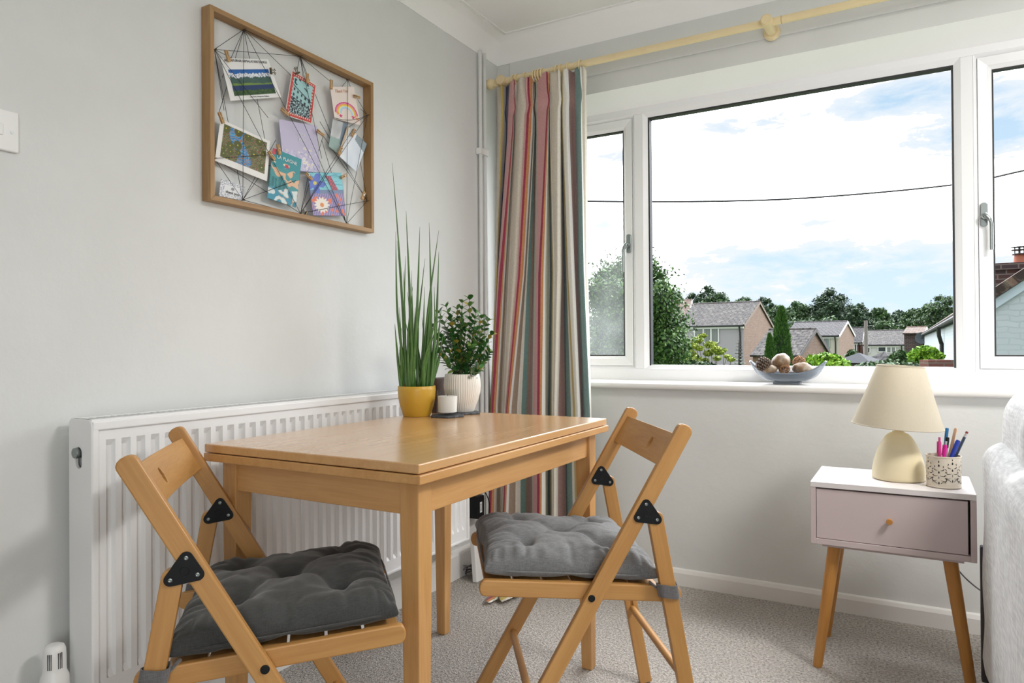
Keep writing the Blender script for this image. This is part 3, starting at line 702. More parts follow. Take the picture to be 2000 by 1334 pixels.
obj('drawer_lining', L_(NX0+.015, NX1-.015, NY0+.022, NY1-.012, NZ0+.017, NZ1-.017), M['gapdark'], ns)
dr = obj('drawer', L_(NX0+.0155, NX1-.0195, NY0+.004, NY0+.020, NZ0+.0175, NZ1-.0205), M['lilac'], ns, bevel=.001)
kb = lathe([(0, .016), (.0075, .0155), (.0085, .013), (.0082, .009), (.005, .006), (.005, 0), (0, 0)], 24)
obj('knob', kb, M['pine'], dr, frame_mtx((.0, NY0+.004-cy_, (NZ0+NZ1)/2-.003), (1, 0, 0), (0, 0, 1)), smooth=True, label='round pine drawer knob')
obj('leg_mount', L_(NX0+.028, NX1-.028, NY0+.020, NY1-.02, NZ0-.010, NZ0), M['lilac'], ns, bevel=.0008)
for sx in (-1, 1):
    for sy in (-1, 1):
        tp_ = Vector((sx*(.205-.060), sy*(.149-.052), NZ0-.008)); ft = Vector((sx*(.205-.012), sy*(.149-.022), 0))
        Ld = (tp_-ft).length
        bm = lathe([(0, 0), (.0125, 0), (.0135, .004), (.0185, Ld-.004), (.0185, Ld), (0, Ld)], 28); bm.transform(Matrix.Rotation(PI/2, 4, 'Y'))
        obj('leg', bm, M['pine'], ns, frame_mtx(ft, tp_-ft, (0, 1, 0)), smooth=True)
# ------------------------------------------------------------------ lamp
lp = thing('table_lamp', 'cream egg-shaped table lamp with a tilted cone shade on the side table', 'lamp', (1.606, -.372, NZ1))
base = [(0, .001), (.068, .001), (.0715, .004), (.0722, .010), (.0705, .030), (.066, .055), (.058, .082), (.047, .108), (.035, .127), (.026, .136), (.017, .1395), (.0155, .143), (0, .143)]
bs_ = []
for (r0, z0), (r1, z1) in zip(base[:-1], base[1:]): bs_ += [(r0, z0)]
obj('lamp_base', lathe(bs_+[base[-1]], 64), M['lampbase'], lp, smooth=50)
obj('lamp_socket', cyl(cyl(B(), (0, 0, .14), (0, 0, .165), .010, .010, 16), (0, 0, .165), (0, 0, .205), .017, .016, 20), M['cream'], lp, smooth=True)
obj('bulb', sphere(cyl(B(), (0, 0, .20), (0, 0, .222), .012, .02, 16), (0, 0, .242), .028, 1, 1, 1.05, 16), M['plastic'], lp, smooth='all')
m = bpy.data.materials.new('lined_linen_shade'); m.use_nodes = True; t = NT(m.node_tree); t.n.clear()
tcn = t.new('ShaderNodeTexCoord'); nz = t.new('ShaderNodeTexNoise', inp={'Vector': t.new('ShaderNodeMapping', inp={0: tcn.outputs['Object'], 'Scale': (1, 1, .2)}).outputs[0], 'Scale': 400.0})
cc = t.mix(nz.outputs[0], (.64, .59, .49), (.74, .69, .60))
df = t.new('ShaderNodeBsdfDiffuse', inp={0: cc}); tl = t.new('ShaderNodeBsdfTranslucent', inp={0: (.80, .74, .60, 1)})
mx = t.new('ShaderNodeMixShader', inp={0: .38, 1: df.outputs[0], 2: tl.outputs[0]}); t.new('ShaderNodeOutputMaterial', inp={0: mx.outputs[0]}); M['shade'] = m
zl, zh, rl_, rh_ = .158, .338, .122, .063
tilt = Matrix.Translation((.002, 0, .245)) @ Matrix.Rotation(math.radians(3.6), 4, 'Y') @ Matrix.Translation((0, 0, -.245))
sh = obj('lamp_shade', lathe([(rl_, zl), (rh_, zh), (rh_-.0012, zh), (rl_-.0012, zl), (rl_, zl)], 72), M['shade'], lp, tilt, smooth=50, label='cream fabric cone shade')
for r_, z_ in ((rl_, zl+.001), (rh_, zh-.001)): obj('shade_rim', tube(B(), [(r_*math.cos(a_), r_*math.sin(a_), z_) for a_ in np.linspace(0, 2*PI, 73)], .0016, 6), M['shade'], sh, smooth='all')
bm = B()
for k in range(3):
    a_ = k*2*PI/3+.4; tube(bm, [(0, 0, .292), (.03*math.cos(a_), .03*math.sin(a_), .292), ((rh_-.002)*math.cos(a_), (rh_-.002)*math.sin(a_), zh-.004)], .0013, 6)
obj('shade_carrier', bm, M['steel'], sh, smooth='all')
obj('cord', tube(B(), bez([(.0, .066, .004), (.02, .11, .003), (.07, .146, -.002), (.10, .170, -.10), (.115, .185, -.21), (.155, .2, -.30), (.215, .25, -.37), (.29, .30, -.42)], 6), .0022, 8), M['strap'], lp, smooth='all', label='thin grey flex running down behind the side table')
# ------------------------------------------------------------------ pen pot
pp = thing('pen_pot', 'cream metal pen pot pierced with a floral scroll pattern on the side table', 'pen pot', (1.7185, -.440, NZ1))
PR, PH = .0425, .089
bm = lathe([(0, .001), (PR-.001, .001), (PR+.001, .002), (PR+.001, .005), (PR, .006), (PR, PH-.004), (PR+.0012, PH-.003), (PR+.0012, PH), (PR-.001, PH), (PR-.001, .003), (0, .003)], 72)
m = bpy.data.materials.new('pierced_cream_metal'); m.use_nodes = True; M['pierced'] = m
t = NT(m.node_tree); b = t.n['Principled BSDF']; b.inputs['Base Color'].default_value = (.74, .67, .56, 1); b.inputs['Roughness'].default_value = .4
pot = obj('pot', bm, [M['pierced']], pp, smooth=40)
# scroll-work holes: leaf and comma shapes laid out on the wall of the pot, shown as openings onto the dark inside
def comma(cx, cy, L, ang, curl, wd):
    pts = []; n = 9
    sp = [(L*(i/(n-1)), curl*L*math.sin(PI*.8*i/(n-1))) for i in range(n)]
    wds = [wd*math.sin(PI*min(1, .06+.94*i/(n-1)))**.6*(1-.35*i/(n-1)) for i in range(n)]
    up_ = [(x, y+w_/2) for (x, y), w_ in zip(sp, wds)]; dn = [(x, y-w_/2) for (x, y), w_ in zip(sp, wds)]
    c_, s_ = math.cos(ang), math.sin(ang)
    return [(cx+x*c_-y*s_, cy+x*s_+y*c_) for x, y in up_+dn[::-1]]
motif = []
for sg in (-1, 1):
    motif += [comma(sg*.002, .030, .011, PI/2-sg*.9, -sg*.55, .0022), comma(sg*.004, .017, .011, PI/2-sg*1.0, -sg*.6, .0026), comma(sg*.003, .007, .009, PI/2-sg*1.5, sg*.5, .0022),
              comma(sg*.003, .044, .008, PI/2-sg*.5, -sg*.5, .0022), comma(sg*.012, .038, .006, PI/2-sg*1.1, sg*.4, .002), comma(sg*.010, .052, .006, PI/2-sg*.2, sg*.4, .002), comma(sg*.0135, .010, .006, PI/2-sg*.4, sg*.5, .002),
              comma(sg*.012, .024, .005, PI/2-sg*2.0, sg*.3, .0018)]
motif += [comma(0, .006, .008, PI/2, 0, .0028), comma(0, .036, .007, PI/2, 0, .0035), comma(0, .021, .008, PI/2, 0, .0014), comma(0, .055, .007, PI/2, 0, .004), comma(0, .066, .006, PI/2, 0, .0026)]
hb = B(); NM = 8
for k in range(NM):
    th0 = k*2*PI/NM-1.87; dz = .006 if k % 2 == 0 else .013
    for sh_ in motif:
        vs = []
        for (x, y) in sh_:
            yy = y+dz*(1 if k % 2 else 1)
            if yy > PH-.006: yy = PH-.006
            a_ = th0+x*1.25/PR; r_ = PR+.00035
            vs.append(hb.verts.new((r_*math.cos(a_), r_*math.sin(a_), yy)))
        try: hb.faces.new(vs)
        except Exception: pass
obj('cutout', hb, M['gapdark'], pot, label='dark scroll-shaped openings in the pot wall')
def pen(label, col, px, py, kind, ang, depth_off=0.0, cat='pen', r=.0045):
    """stands in the pot; px,py = where its top end is seen"""
    base_ = Vector((1.7185, -.440, NZ1+.004)); dep = (base_-CP).dot(CF)+depth_off
    top = at(px, py, dep); bot = base_+Vector(ang)
    L = (top-bot).length; mt = frame_mtx(bot, top-bot, (0, 1, 0))
    p_ = thing(kind, label, cat); p_.matrix_world = mt; p_['group'] = 'pens and tools in the pierced pot'; return p_, L
def penmat(n, c, r=.3): return pmat(n, c, r)
PM = {'pink': penmat('pink_pen', (.55, .05, .25)), 'mag': penmat('magenta_pen', (.62, .01, .28)), 'blue': penmat('teal_blue_pen', (.01, .13, .30)), 'navy': penmat('royal_blue_pen', (.01, .035, .30)), 'pencil': penmat('navy_pencil', (.02, .035, .07)), 'file': wood('nail_file', (.80, .52, .34), (.72, .45, .28), .7, 4), 'silver': pmat('pencil_ferrule', (.6, .6, .62), .3, .9), 'eraser': penmat('eraser', (.20, .02, .02), .7), 'green': penmat('green_grey_pen', (.25, .30, .27))}
def X(prof, n=16):
    bm = lathe([(r, z) for r, z in prof], n); bm.transform(Matrix.Rotation(PI/2, 4, 'Y')); return bm
p_, L = pen('pink retractable pen, leftmost of the pens in the pot', None, 1835, 854, 'pen', (-.012, -.012, 0), .01)
obj('barrel', X([(0, .0), (.002, .004), (.0046, .02), (.0048, L-.018), (.0040, L-.012), (0, L-.012)]), PM['pink'], p_, smooth=True); obj('clicker', X([(0, L-.013), (.0028, L-.012), (.0028, L), (0, L)]), PM['pink'], p_, smooth=True); obj('clip', mbox(L-.045, L-.012, -.0015, .0015, .0045, .0065), PM['pink'], p_)
p_, L = pen('tall teal blue pen standing behind the pink pens in the pot', None, 1850, 836, 'pen', (-.006, .012, 0), .02)
obj('barrel', X([(0, 0), (.0045, .004), (.0045, L-.002), (.004, L), (0, L)]), PM['blue'], p_, smooth=True)
p_, L = pen('short pen with a black cap just behind the magenta pen in the pot', None, 1851, 854, 'pen', (-.004, .004, 0), .0)
obj('barrel', X([(0, 0), (.0045, .004), (.0045, L-.03), (0, L-.03)]), PM['green'], p_, smooth=True); obj('cap', X([(0, L-.031), (.0048, L-.03), (.0046, L-.002), (.003, L), (0, L)]), M['black'], p_, smooth=True)
p_, L = pen('bright magenta clicking pen with a shiny clip, front of the pot', None, 1848, 862, 'pen', (-.010, -.022, 0), -.022)
obj('barrel', X([(0, 0), (.0045, .02), (.0050, L-.016), (.0035, L-.010), (0, L-.010)]), PM['mag'], p_, smooth=True); obj('clicker', X([(0, L-.011), (.0028, L-.010), (.0028, L), (0, L)]), PM['silver'], p_, smooth=True); obj('clip', mbox(L-.04, L-.010, -.0018, .0018, .0045, .0070), PM['mag'], p_, bevel=.0008)
p_, L = pen('flat peach nail file with a rounded end in the pot', None, 1867, 836, 'nail_file', (-.002, .006, 0), .01, 'nail file')
f_ = obj('board', prism(stadium(L, .0135, 1, 1), -.0007, .0007), PM['file'], p_, frame_mtx((0, 0, 0), (1, 0, 0), (0, 1, .55)))
p_, L = pen('royal blue capped pen leaning right in the pot', None, 1872, 860, 'pen', (-.010, -.012, 0), -.005)
obj('barrel', X([(0, 0), (.005, .004), (.0055, .03), (.0062, L-.004), (.005, L), (0, L)]), PM['navy'], p_, smooth=True)
p_, L = pen('dark navy pencil with silver ferrule and eraser leaning right in the pot', None, 1889, 843, 'pencil', (-.004, .0, 0), .0, 'pencil')
obj('shaft', X([(0, 0), (.0038, .012), (.0038, L-.017), (0, L-.017)], 6), PM['pencil'], p_); obj('ferrule', X([(0, L-.018), (.0041, L-.017), (.0041, L-.006), (0, L-.006)]), PM['silver'], p_, smooth=True); obj('eraser', X([(0, L-.007), (.0036, L-.006), (.0034, L), (0, L)]), PM['eraser'], p_, smooth=True)
# ================================================================== SOFA (its back towards the side table)
SX, SY0, SY1 = 1.803, -2.25, -.445
so = thing('sofa', 'light grey chenille sofa seen from behind at the right edge', 'sofa', (SX, (SY0+SY1)/2, 0))
cy2 = (SY0+SY1)/2
def pillow(bm, x0, x1, y0, y1, z0, z1, e=5, n=40, seed=0, amp=.006):
    """rounded upholstery block (superellipsoid)"""
    r_ = bmesh.ops.create_cube(bm, size=2.0); vs = r_['verts']
    es = list({e_ for v in vs for e_ in v.link_edges}); bmesh.ops.subdivide_edges(bm, edges=es, cuts=n, use_grid_fill=True)
    hx_, hy_, hz_ = (x1-x0)/2, (y1-y0)/2, (z1-z0)/2; mn = min(hx_, hy_, hz_); rr = min(mn*.98, e)
    for v in bm.verts:
        if v.tag: continue
        p = Vector((v.co.x*hx_, v.co.y*hy_, v.co.z*hz_)); q = Vector((max(-hx_+rr, min(hx_-rr, p.x)), max(-hy_+rr, min(hy_-rr, p.y)), max(-hz_+rr, min(hz_-rr, p.z))))
        d = p-q; p = q+(d.normalized()*rr if d.length > 1e-6 else d)
        p += Vector((1, 1, 1))*0+d.normalized()*amp*mnoise.noise(Vector((p.x*7+seed, p.y*7, p.z*7))) if d.length > 1e-6 else Vector((0, 0, 0))
        v.co = p+Vector(((x0+x1)/2, (y0+y1)/2, (z0+z1)/2)); v.tag = True
    return bm
o_ = obj('back_frame', pillow(B(), .0, .17, SY0-cy2, SY1-cy2, .05, .690, .062, 30, 1, .008), M['sofa'], so, smooth='all')
o_ = obj('back_dark_strip', mbox(-.002, .05, SY1-cy2-.026, SY1-cy2-.001, .03, .40), M['sofadark'], so, bevel=.004)  # narrow dark strip down the end of the sofa back
for k in range(3):
    y1_ = SY1-cy2+.045-k*.60; obj('back_cushion', pillow(B(), .048, .34, y1_-.595, y1_-.01, .40, .845, .095, 30, 5+k, .012), M['sofa'], so, smooth='all')
obj('seat_base', pillow(B(), .17, .95, SY0-cy2+.01, SY1-cy2-.01, .10, .32, .03, 16, 2, .002), M['sofa'], so, smooth='all')
for k in range(3):
    y1_ = SY1-cy2-.01-k*.60; obj('seat_cushion_pad', pillow(B(), .30, .96, y1_-.595, y1_-.01, .32, .47, .05, 16, 9+k, .004), M['sofa'], so, smooth='all')
for yy in (SY0-cy2+.1, SY1-cy2-.1):
    for xx in (.06, .85): obj('foot', cyl(B(), (xx, yy, 0), (xx, yy, .11), .02, .028, 14), M['darkwood'], so, smooth=True)
# ================================================================== MEMO FRAME ON THE LEFT WALL
FY0, FY1, FZ0, FZ1 = -1.547, -.896, 1.347, 1.866
mf = thing('memo_frame', 'oak memo frame on the left wall criss-crossed with black cord', 'picture frame', (0, (FY0+FY1)/2, (FZ0+FZ1)/2))
fy, fz = (FY1-FY0)/2, (FZ1-FZ0)/2; fw, fd = .0135, .036
for s in (-1, 1):
    o_ = obj('frame_rail', prism([(-fy, s*fz), (fy, s*fz), (fy-fw, s*(fz-fw)), (-fy+fw, s*(fz-fw))], .001, fd), M['oak'], mf, Matrix(((0, 0, 1, 0), (1, 0, 0, 0), (0, 1, 0, 0), (0, 0, 0, 1))), bevel=.0008)
    # stiles: author with local x vertical so the grain runs up
    pr_ = [(-fz, s*fy), (fz, s*fy), (fz-fw, s*(fy-fw)), (-fz+fw, s*(fy-fw))]
    obj('frame_stile', prism(pr_, .001, fd), M['oak'], mf, Matrix(((0, 0, 1, 0), (0, 1, 0, 0), (1, 0, 0, 0), (0, 0, 0, 1))), bevel=.0008)
C0 = lambda x, y: (380+x/2.779, y/2.779)          # measured points on the photograph
C7 = lambda x, y: (410+x/5.8, 220+y/5.8)
mfi = Matrix.Translation((0, -(FY0+FY1)/2, -(FZ0+FZ1)/2))
NL = {'t1': C0(268, 160), 't2': C0(572, 305), 't3': C0(832, 432), 'l1': C0(108, 268), 'l2': C0(108, 860), 'r1': C0(938, 625), 'r2': C0(938, 1090), 'b1': C0(262, 1085), 'b2': C0(575, 1158), 'b3': C0(825, 1215)}
def wp(p, x): return on(p[0], p[1], 'x', x)
bm = B()
def cord(a, b, xa=.016, sag=0.0, xb=None):
    a = wp(NL[a] if isinstance(a, str) else a, xa); b = wp(NL[b] if isinstance(b, str) else b, xb if xb is not None else xa)
    mid = (a+b)/2+Vector((0, 0, -sag)); pts = [a, (a+mid)/2+Vector((0, 0, -sag*.25)), mid, (b+mid)/2+Vector((0, 0, -sag*.25)), b] if sag else [a, b]
    tube(bm, [mfi @ p for p in pts], .00075, 5)
front = .0300
for a_, b_ in [('t1', 'l1'), ('t1', 'b1'), ('t1', 't2'), ('t1', C7(660, 500)), ('t1', C0(575, 460)), ('l1', 't2'), ('l1', C0(230, 330)), ('l2', 'b1'), ('l2', 'b2'), ('t2', C0(735, 440)), ('t2', 't3'), ('t2', C0(612, 430)),
               ('t2', C0(557, 380)), ('t3', C0(800, 470)), ('t3', C0(845, 470)), ('r1', C0(885, 540)), ('r1', C0(900, 590)), ('b2', C0(700, 730)), ('b2', 'r2'), ('b3', 'r2'), ('b3', 't3'), ('b3', C0(690, 760)), ('b3', C0(735, 960)),
               ('b2', C0(620, 940)), ('b1', C0(400, 890)), ('l2', C0(640, 930)), ('r2', C0(700, 740)), ('r2', C0(680, 660)), ('r2', C0(870, 720)), ('t2', C0(600, 480)), ('t2', C0(770, 800)), ('l1', C0(160, 600)), ('t1', C0(130, 620)), ('l1', 'b1'), ('t1', C0(150, 420))]:
    cord(a_, b_, .016)
for a_, b_ in [('l1', 'b2'), ('t1', 'b1'), ('l2', C0(400, 840)), ('r1', C0(835, 690)), ('b2', C0(860, 700)), ('b1', C0(550, 980)), ('b3', 'r1'), ('t3', 'b3'), ('b2', 'r1'), ('l1', C0(400, 640)), ('b3', C0(580, 640)), ('t2', C0(690, 860)), ('r2', 'b2')]:
    cord(a_, b_, front)
cord('t1', 'b3', front); cord('r1', C0(760, 640), front, .012); cord('b1', 'b3', .02, .004); cord('b1', C0(440, 760), .016)
me_o = obj('cord', bm, M['string'], mf, smooth='all', label='black cord strung from nail to nail'); me_o['kind'] = 'stuff'
for k, p in NL.items():
    q = mfi @ wp(p, .022); obj('nail', cyl(B(), q-Vector((.008, 0, 0)), q+Vector((.009, 0, 0)), .0012, .0012, 8), M['bronze'], mf)
vm = bpy.data.materials.new('printed_card'); vm.use_nodes = True; t = NT(vm.node_tree); b = t.n['Principled BSDF']
t.l.new(t.new('ShaderNodeVertexColor', layer_name='ink').outputs[0], b.inputs['Base Color']); b.inputs['Roughness'].default_value = .45
def card(name, label, cat, corners, x, paint, nu=70, nv=60, bow=.0, xs=None):
    """corners TL TR BR BL as seen; flat printed card with its own thickness"""
    P = [wp(c, x+(xs[i] if xs else 0)) for i, c in enumerate(corners)]; TL, TR, BR, BL = P
    mt = frame_mtx((TL+TR+BR+BL)/4, TR-TL, TL-BL); iv = mt.inverted(); q = [iv @ p for p in P]
    vs = []; cols = []
    for j in range(nv+1):
        for i in range(nu+1):
            u, v = i/nu, j/nv; p = (q[3]*(1-u)+q[2]*u)*(1-v)+(q[0]*(1-u)+q[1]*u)*v
            vs.append((p.x, p.y, p.z+bow*math.sin(PI*u))); cols.append(paint(u, v))
    fs = [(j*(nu+1)+i, j*(nu+1)+i+1, (j+1)*(nu+1)+i+1, (j+1)*(nu+1)+i) for j in range(nv) for i in range(nu)]
    o_ = obj(name, (vs, [], fs), vm, None, mt, smooth='all'); at_ = o_.data.color_attributes.new('ink', 'FLOAT_COLOR', 'POINT')
    at_.data.foreach_set('color', np.array([(*c, 1) for c in cols], dtype=np.float32).ravel())
    sd = o_.modifiers.new('t', 'SOLIDIFY'); sd.thickness = .0007; sd.offset = -1
    tag(o_, label, cat, 'cards and photos pegged on the memo frame')
    w_ = (TR-TL).length; h_ = (TL-BL).length
    return o_, lambda u, v, z=.0012: Matrix.Translation(((q[3]*(1-u)+q[2]*u)*(1-v)+(q[0]*(1-u)+q[1]*u)*v)+Vector((0, 0, z))), w_, h_
nz2 = lambda x, y, s=0: mnoise.noise(Vector((x, y, s*7.3)))
def P_mount(u, v):
    if not (.09 < u < .915 and .11 < v < .74): return (.80, .80, .79)
    a, b_ = (u-.09)/.825, (v-.11)/.63
    rid = .74+.05*nz2(a*9, 0)+.05*nz2(a*25, 1)
    if b_ > rid+.10: return (.01, .12, .42) if b_ < .95 else (.008, .09, .34)
    if b_ > rid-.05+.04*nz2(a*18, b_*10, 2): return (.75, .78, .85) if nz2(a*30, b_*30, 3) > -.25 else (.10, .16, .28)
    if b_ > .45+.05*nz2(a*6, 4, 4): k = .5+.5*nz2(a*14, b_*14, 5); return (.03+.03*k, .08+.05*k, .07+.04*k)
    if b_ > .38: return (.16, .26, .05)
    if b_ > .20+.04*nz2(a*12, 2, 6): return (.012, .035, .13)
    k = nz2(a*40, b_*40, 7); return (.02, .06+.05*max(0, k), .015) if k < .2 else (.08, .16, .03)
o_, T, w_, h_ = card('calendar_page', 'white calendar page with a snowy mountain lake photo, top left of the memo frame', 'calendar page', [C0(140, 315), C0(400, 320), C0(472, 527), C0(195, 548)], .024, P_mount, 90, 70)
lettering('ANNAPURNA HIMALAYAN RANGE', .0098, M['dark'], o_, T(.50, .93) @ Matrix.Rotation(-.03, 4, 'Z'))
lettering('Lake Fewa, Annapurna, Pokhara', .0055, M['dark'], o_, T(.56, .055))
def P_pub(u, v):
    e = min(u, 1-u, v*1.25, (1-v)*1.25)
    if e < .025: return (.75, .72, .66)
    if e < .12:
        k = math.sin((u+v)*40)*math.sin((u-v)*40); return (.75, .66, .58) if k > .55 and e > .045 else (.55, .06, .055)
    a, b_ = (u-.12)/.76, (v-.1)/.8
    if b_ > .80-.28*a+.0: return (.36, .60, .62) if nz2(a*5, b_*14) < .32 else (.03, .05, .07)
    if b_ > .43-.16*a:
        if abs(b_-(.80-.28*a)) < .03 or abs(b_-(.44-.16*a)) < .02: return (.02, .03, .045)
        fa = (a*5) % 1; fb = ((b_+.22*a)*6.5) % 1
        return (.02, .03, .045) if (.25 < fa < .65 and .25 < fb < .75) else (.34, .56, .58)
    k = nz2(a*22, b_*22, 3)+.4*nz2(a*60, b_*60, 5); return (.02, .025, .04) if k > -.08 else (.42, .60, .62)
card('postcard', 'red bordered postcard of a black and turquoise town house print', 'postcard', [C0(530, 380), C0(660, 462), C0(635, 672), C0(490, 625)], .024, P_pub, 70, 90)
def P_rain(u, v):
    a = (u-.50)*1.0; b_ = (v-.24)*1.35; r = math.hypot(a, b_); bandc = [(.62, .04, .24), (.80, .25, .40), (.85, .42, .06), (.85, .62, .10), (.80, .78, .55), (.40, .70, .82), (.55, .55, .80)]
    if v > .24-.02 and .19 < r < .44: return bandc[min(6, int((.44-r)/.0358))]
    for cx_, cy_ in ((.16, .2), (.26, .14), (.74, .17), (.84, .22), (.90, .14)):
        d = math.hypot(u-cx_, (v-cy_)*1.35)
        if d < .055*(1+.35*math.sin(5*math.atan2(v-cy_, u-cx_))): return (.62, .03, .16) if cx_ in (.26, .74) else (.85, .32, .10)
    return (.80, .70, .65)
o_, T, w_, h_ = card('greeting_card', 'pale pink thank you card with a painted rainbow', 'greeting card', [C0(735, 470), C0(865, 470), C0(903, 680), C0(760, 645)], .026, P_rain, 60, 80)
lettering('Thank You', .014, pmat('gold_ink', (.55, .30, .16), .5), o_, T(.42, .87), shear=.3)
def P_snow(u, v):
    k = nz2(u*3, v*3, 2); g = .48+.25*k
    if v < .38+.1*u and u < .6: return (.30, .42, .40)
    if .55 < u < .8 and v > .25+.2*nz2(u*12, v*12): return (.20, .26, .33)
    return (g, g*1.03, g*1.06)
card('photo_print', 'grey blue landscape photograph tucked behind the rainbow card', 'photograph', [C0(752, 640), C0(850, 680), C0(805, 855), C0(728, 795)], .018, P_snow, 40, 40)
def P_snow2(u, v):
    k = nz2(u*2.5, v*2.5, 8)
    if v > .80-.25*max(0, u-.5) and u > .45: return (.25, .31, .35)
    if u < .08: return (.66, .52, .36)
    return (.70+.16*k, .76+.13*k, .84+.10*k)
card('photo_print', 'pale icy waterfall photograph hanging at an angle, right side of the frame', 'photograph', [C7(1560, 150), C7(1780, 355), C7(1660, 675), C7(1450, 480)], .024, P_snow2, 40, 50)
daisies = [(.10+.8*random.random(), .06+.42*random.random()**1.3, .030+.028*random.random()) for _ in range(26)]
def P_purple(u, v):
    for cx_, cy_, r in daisies:
        du, dv = u-cx_, (v-cy_)*1.45; d = math.hypot(du, dv)
        if d < r*.30: return (.62, .42, .06)
        if d < r*(.75+.25*math.cos(9*math.atan2(dv, du))): return (.78, .78, .82)
    if v < .42 and nz2(u*35, v*9, 4) > .25-.6*(.42-v): return (.38, .36, .56) if nz2(u*20, v*20, 5) > 0 else (.62, .60, .80)
    return (.54, .50, .67)
o_, T, w_, h_ = card('greeting_card', 'lilac thank you card with white daisies, centre of the memo frame', 'greeting card', [C7(780, 72), C7(1210, 150), C7(1250, 680), C7(838, 650)], .021, P_purple, 70, 90)
lettering('Thank', .013, M['white_print'], o_, T(.54, .76), shear=.3); lettering('you', .019, M['white_print'], o_, T(.54, .67), shear=.3)
def P_plagne(u, v):
    if v < .22+.06*nz2(u*4, 1)+.10*u: 
        k = nz2(u*6, v*9, 3); return (.62, .70, .70) if k > .12 else ((.60, .38, .24) if k > .02 and u > .35 else (.03, .25, .36))
    if v < .46+.14*nz2(u*5, 2, 2) and u < .55: return (.015, .15, .17) if nz2(u*25, v*6, 3) > -.1 else (.04, .26, .27)
    if v < .68+.07*nz2(u*7, 5, 1): 
        k = nz2(u*7+v*4, v*8, 9); return (.72, .45, .28) if k > -.05 else (.05, .28, .30)
    if math.hypot((u-.52)*1.1, (v-.735)*1.5) < .075+.03*nz2(u*30, v*30): return (.45, .04, .08)
    if v < .86 and nz2(u*3, v*14, 6) > .38: return (.78, .62, .45)
    if u < .12 and v > .88: return (.60, .08, .12)
    return (.03, .27, .31)
o_, T, w_, h_ = card('postcard', 'teal ski resort postcard with orange mountains lettered LA PLAGNE', 'postcard', [C7(715, 400), C7(1040, 530), C7(975, 1075), C7(645, 965)], .027, P_plagne, 70, 100)
lettering('LA PLAGNE', .0150, M['white_print'], o_, T(.50, .865))
def P_flow(u, v):
    d = math.hypot(u-.30, (v-.25)*1.2); an = math.atan2((v-.25)*1.2, u-.30)
    if d < .06: return (.72, .24, .05)
    if d < .20+.03*math.cos(14*an): return (.80, .74, .66)
    du, dv = u-.17, (v-.76)*1.2; d = math.hypot(du, dv); an = math.atan2(dv, du)
    if d < .05: return (.65, .55, .08)
    if d < .30*(.45+.55*abs(math.cos(2.5*an+.4))): return (.10, .16, .55)
    du, dv = u-.66, v-.76
    if abs(du+dv*.6) < .09 and abs(dv) < .17: return (.20, .04, .10) if nz2(u*30, v*30) > 0 else (.50, .10, .12)
    if v > .60: return (.22, .58, .66) if nz2(u*4, v*40, 2) < .35 else (.12, .40, .50)
    if v > .52: return (.16, .22, .36)
    if nz2(u*9, v*9, 5) > .30: return (.70, .16, .08)
    return (.20, .16, .33) if math.sin((u*2-v)*45) > 0 else (.34, .28, .50)
card('greeting_card', 'flower meadow card with a big daisy, blue bloom and butterfly, bottom right', 'greeting card', [C7(1110, 680), C7(1490, 680), C7(1540, 1170), C7(1168, 1165)], .027, P_flow, 80, 90)
swl = [(random.random(), random.random(), .05+.03*random.random()) for _ in range(22)]
def P_dots(u, v):
    if not (.075 < u < .935 and .15 < v < .93): return (.80, .79, .77)
    for cx_, cy_, r in swl:
        d = math.hypot(u-cx_, (v-cy_)*.72)
        if d < r: k = int(d/r*6) % 2; return (.09, .10, .015) if d > .2*r or k else (.60, .50, .05)
    river = abs(u-.42-.10*math.sin(v*6))-.13
    st_ = math.sin(nz2(u*6, v*6, 3)*26)
    if river < 0: return (.02, .17, .46) if st_ > .2 else ((.10, .38, .60) if st_ > -.75 else (.40, .16, .05))
    return (.07, .10, .03) if st_ > .3 else ((.26, .30, .12) if st_ > -.4 else (.20, .08, .04))
card('art_print', 'white bordered print of dotted green and blue river patterns, left side of the frame', 'art print', [C7(120, 70), C7(685, 325), C7(650, 780), C7(55, 545)], .022, P_dots, 110, 90)
def P_thx(u, v):
    e = min(u, 1-u, v*.8, (1-v)*.8)
    if e < .18 and nz2(u*26, v*26, 6) > .12: return (.22, .24, .34)
    if math.hypot(u-.52, (v-.58)*.8) < .075: return (.25, .26, .27)
    return (.74, .75, .77)
o_, T, w_, h_ = card('greeting_card', 'small white thank you card with grey leaf sprigs, bottom left corner of the frame', 'greeting card', [C7(125, 750), C7(395, 830), C7(378, 1000), C7(100, 945)], .016, P_thx, 50, 45)
lettering('thank you', .011, M['dark'], o_, T(.52, .33))
def peg(label, p, ang, x=.032, L=.030):
    c_ = wp(p, x); th_ = thing('clothes_peg', label, 'peg', c_, 0, 'small wooden pegs on the memo frame cord'); th_.rotation_euler = (ang, 0, 0)
    # peg lies in the wall plane: local z is its length
    for s in (-1, 1):
        o_ = obj('peg_half', prism([(-L/2, s*.0004), (L/2, s*.0020), (L/2, s*.0046), (-L/2, s*.0040)], -.0035, .0035), M['peg'], th_, Matrix(((0, 0, 1, 0), (0, 1, 0, 0), (1, 0, 0, 0), (0, 0, 0, 1))), bevel=.0005)
    obj('spring', cyl(B(), (-.0045, 0, .003), (.0045, 0, .003), .0022, .0022, 10), M['steel'], th_)
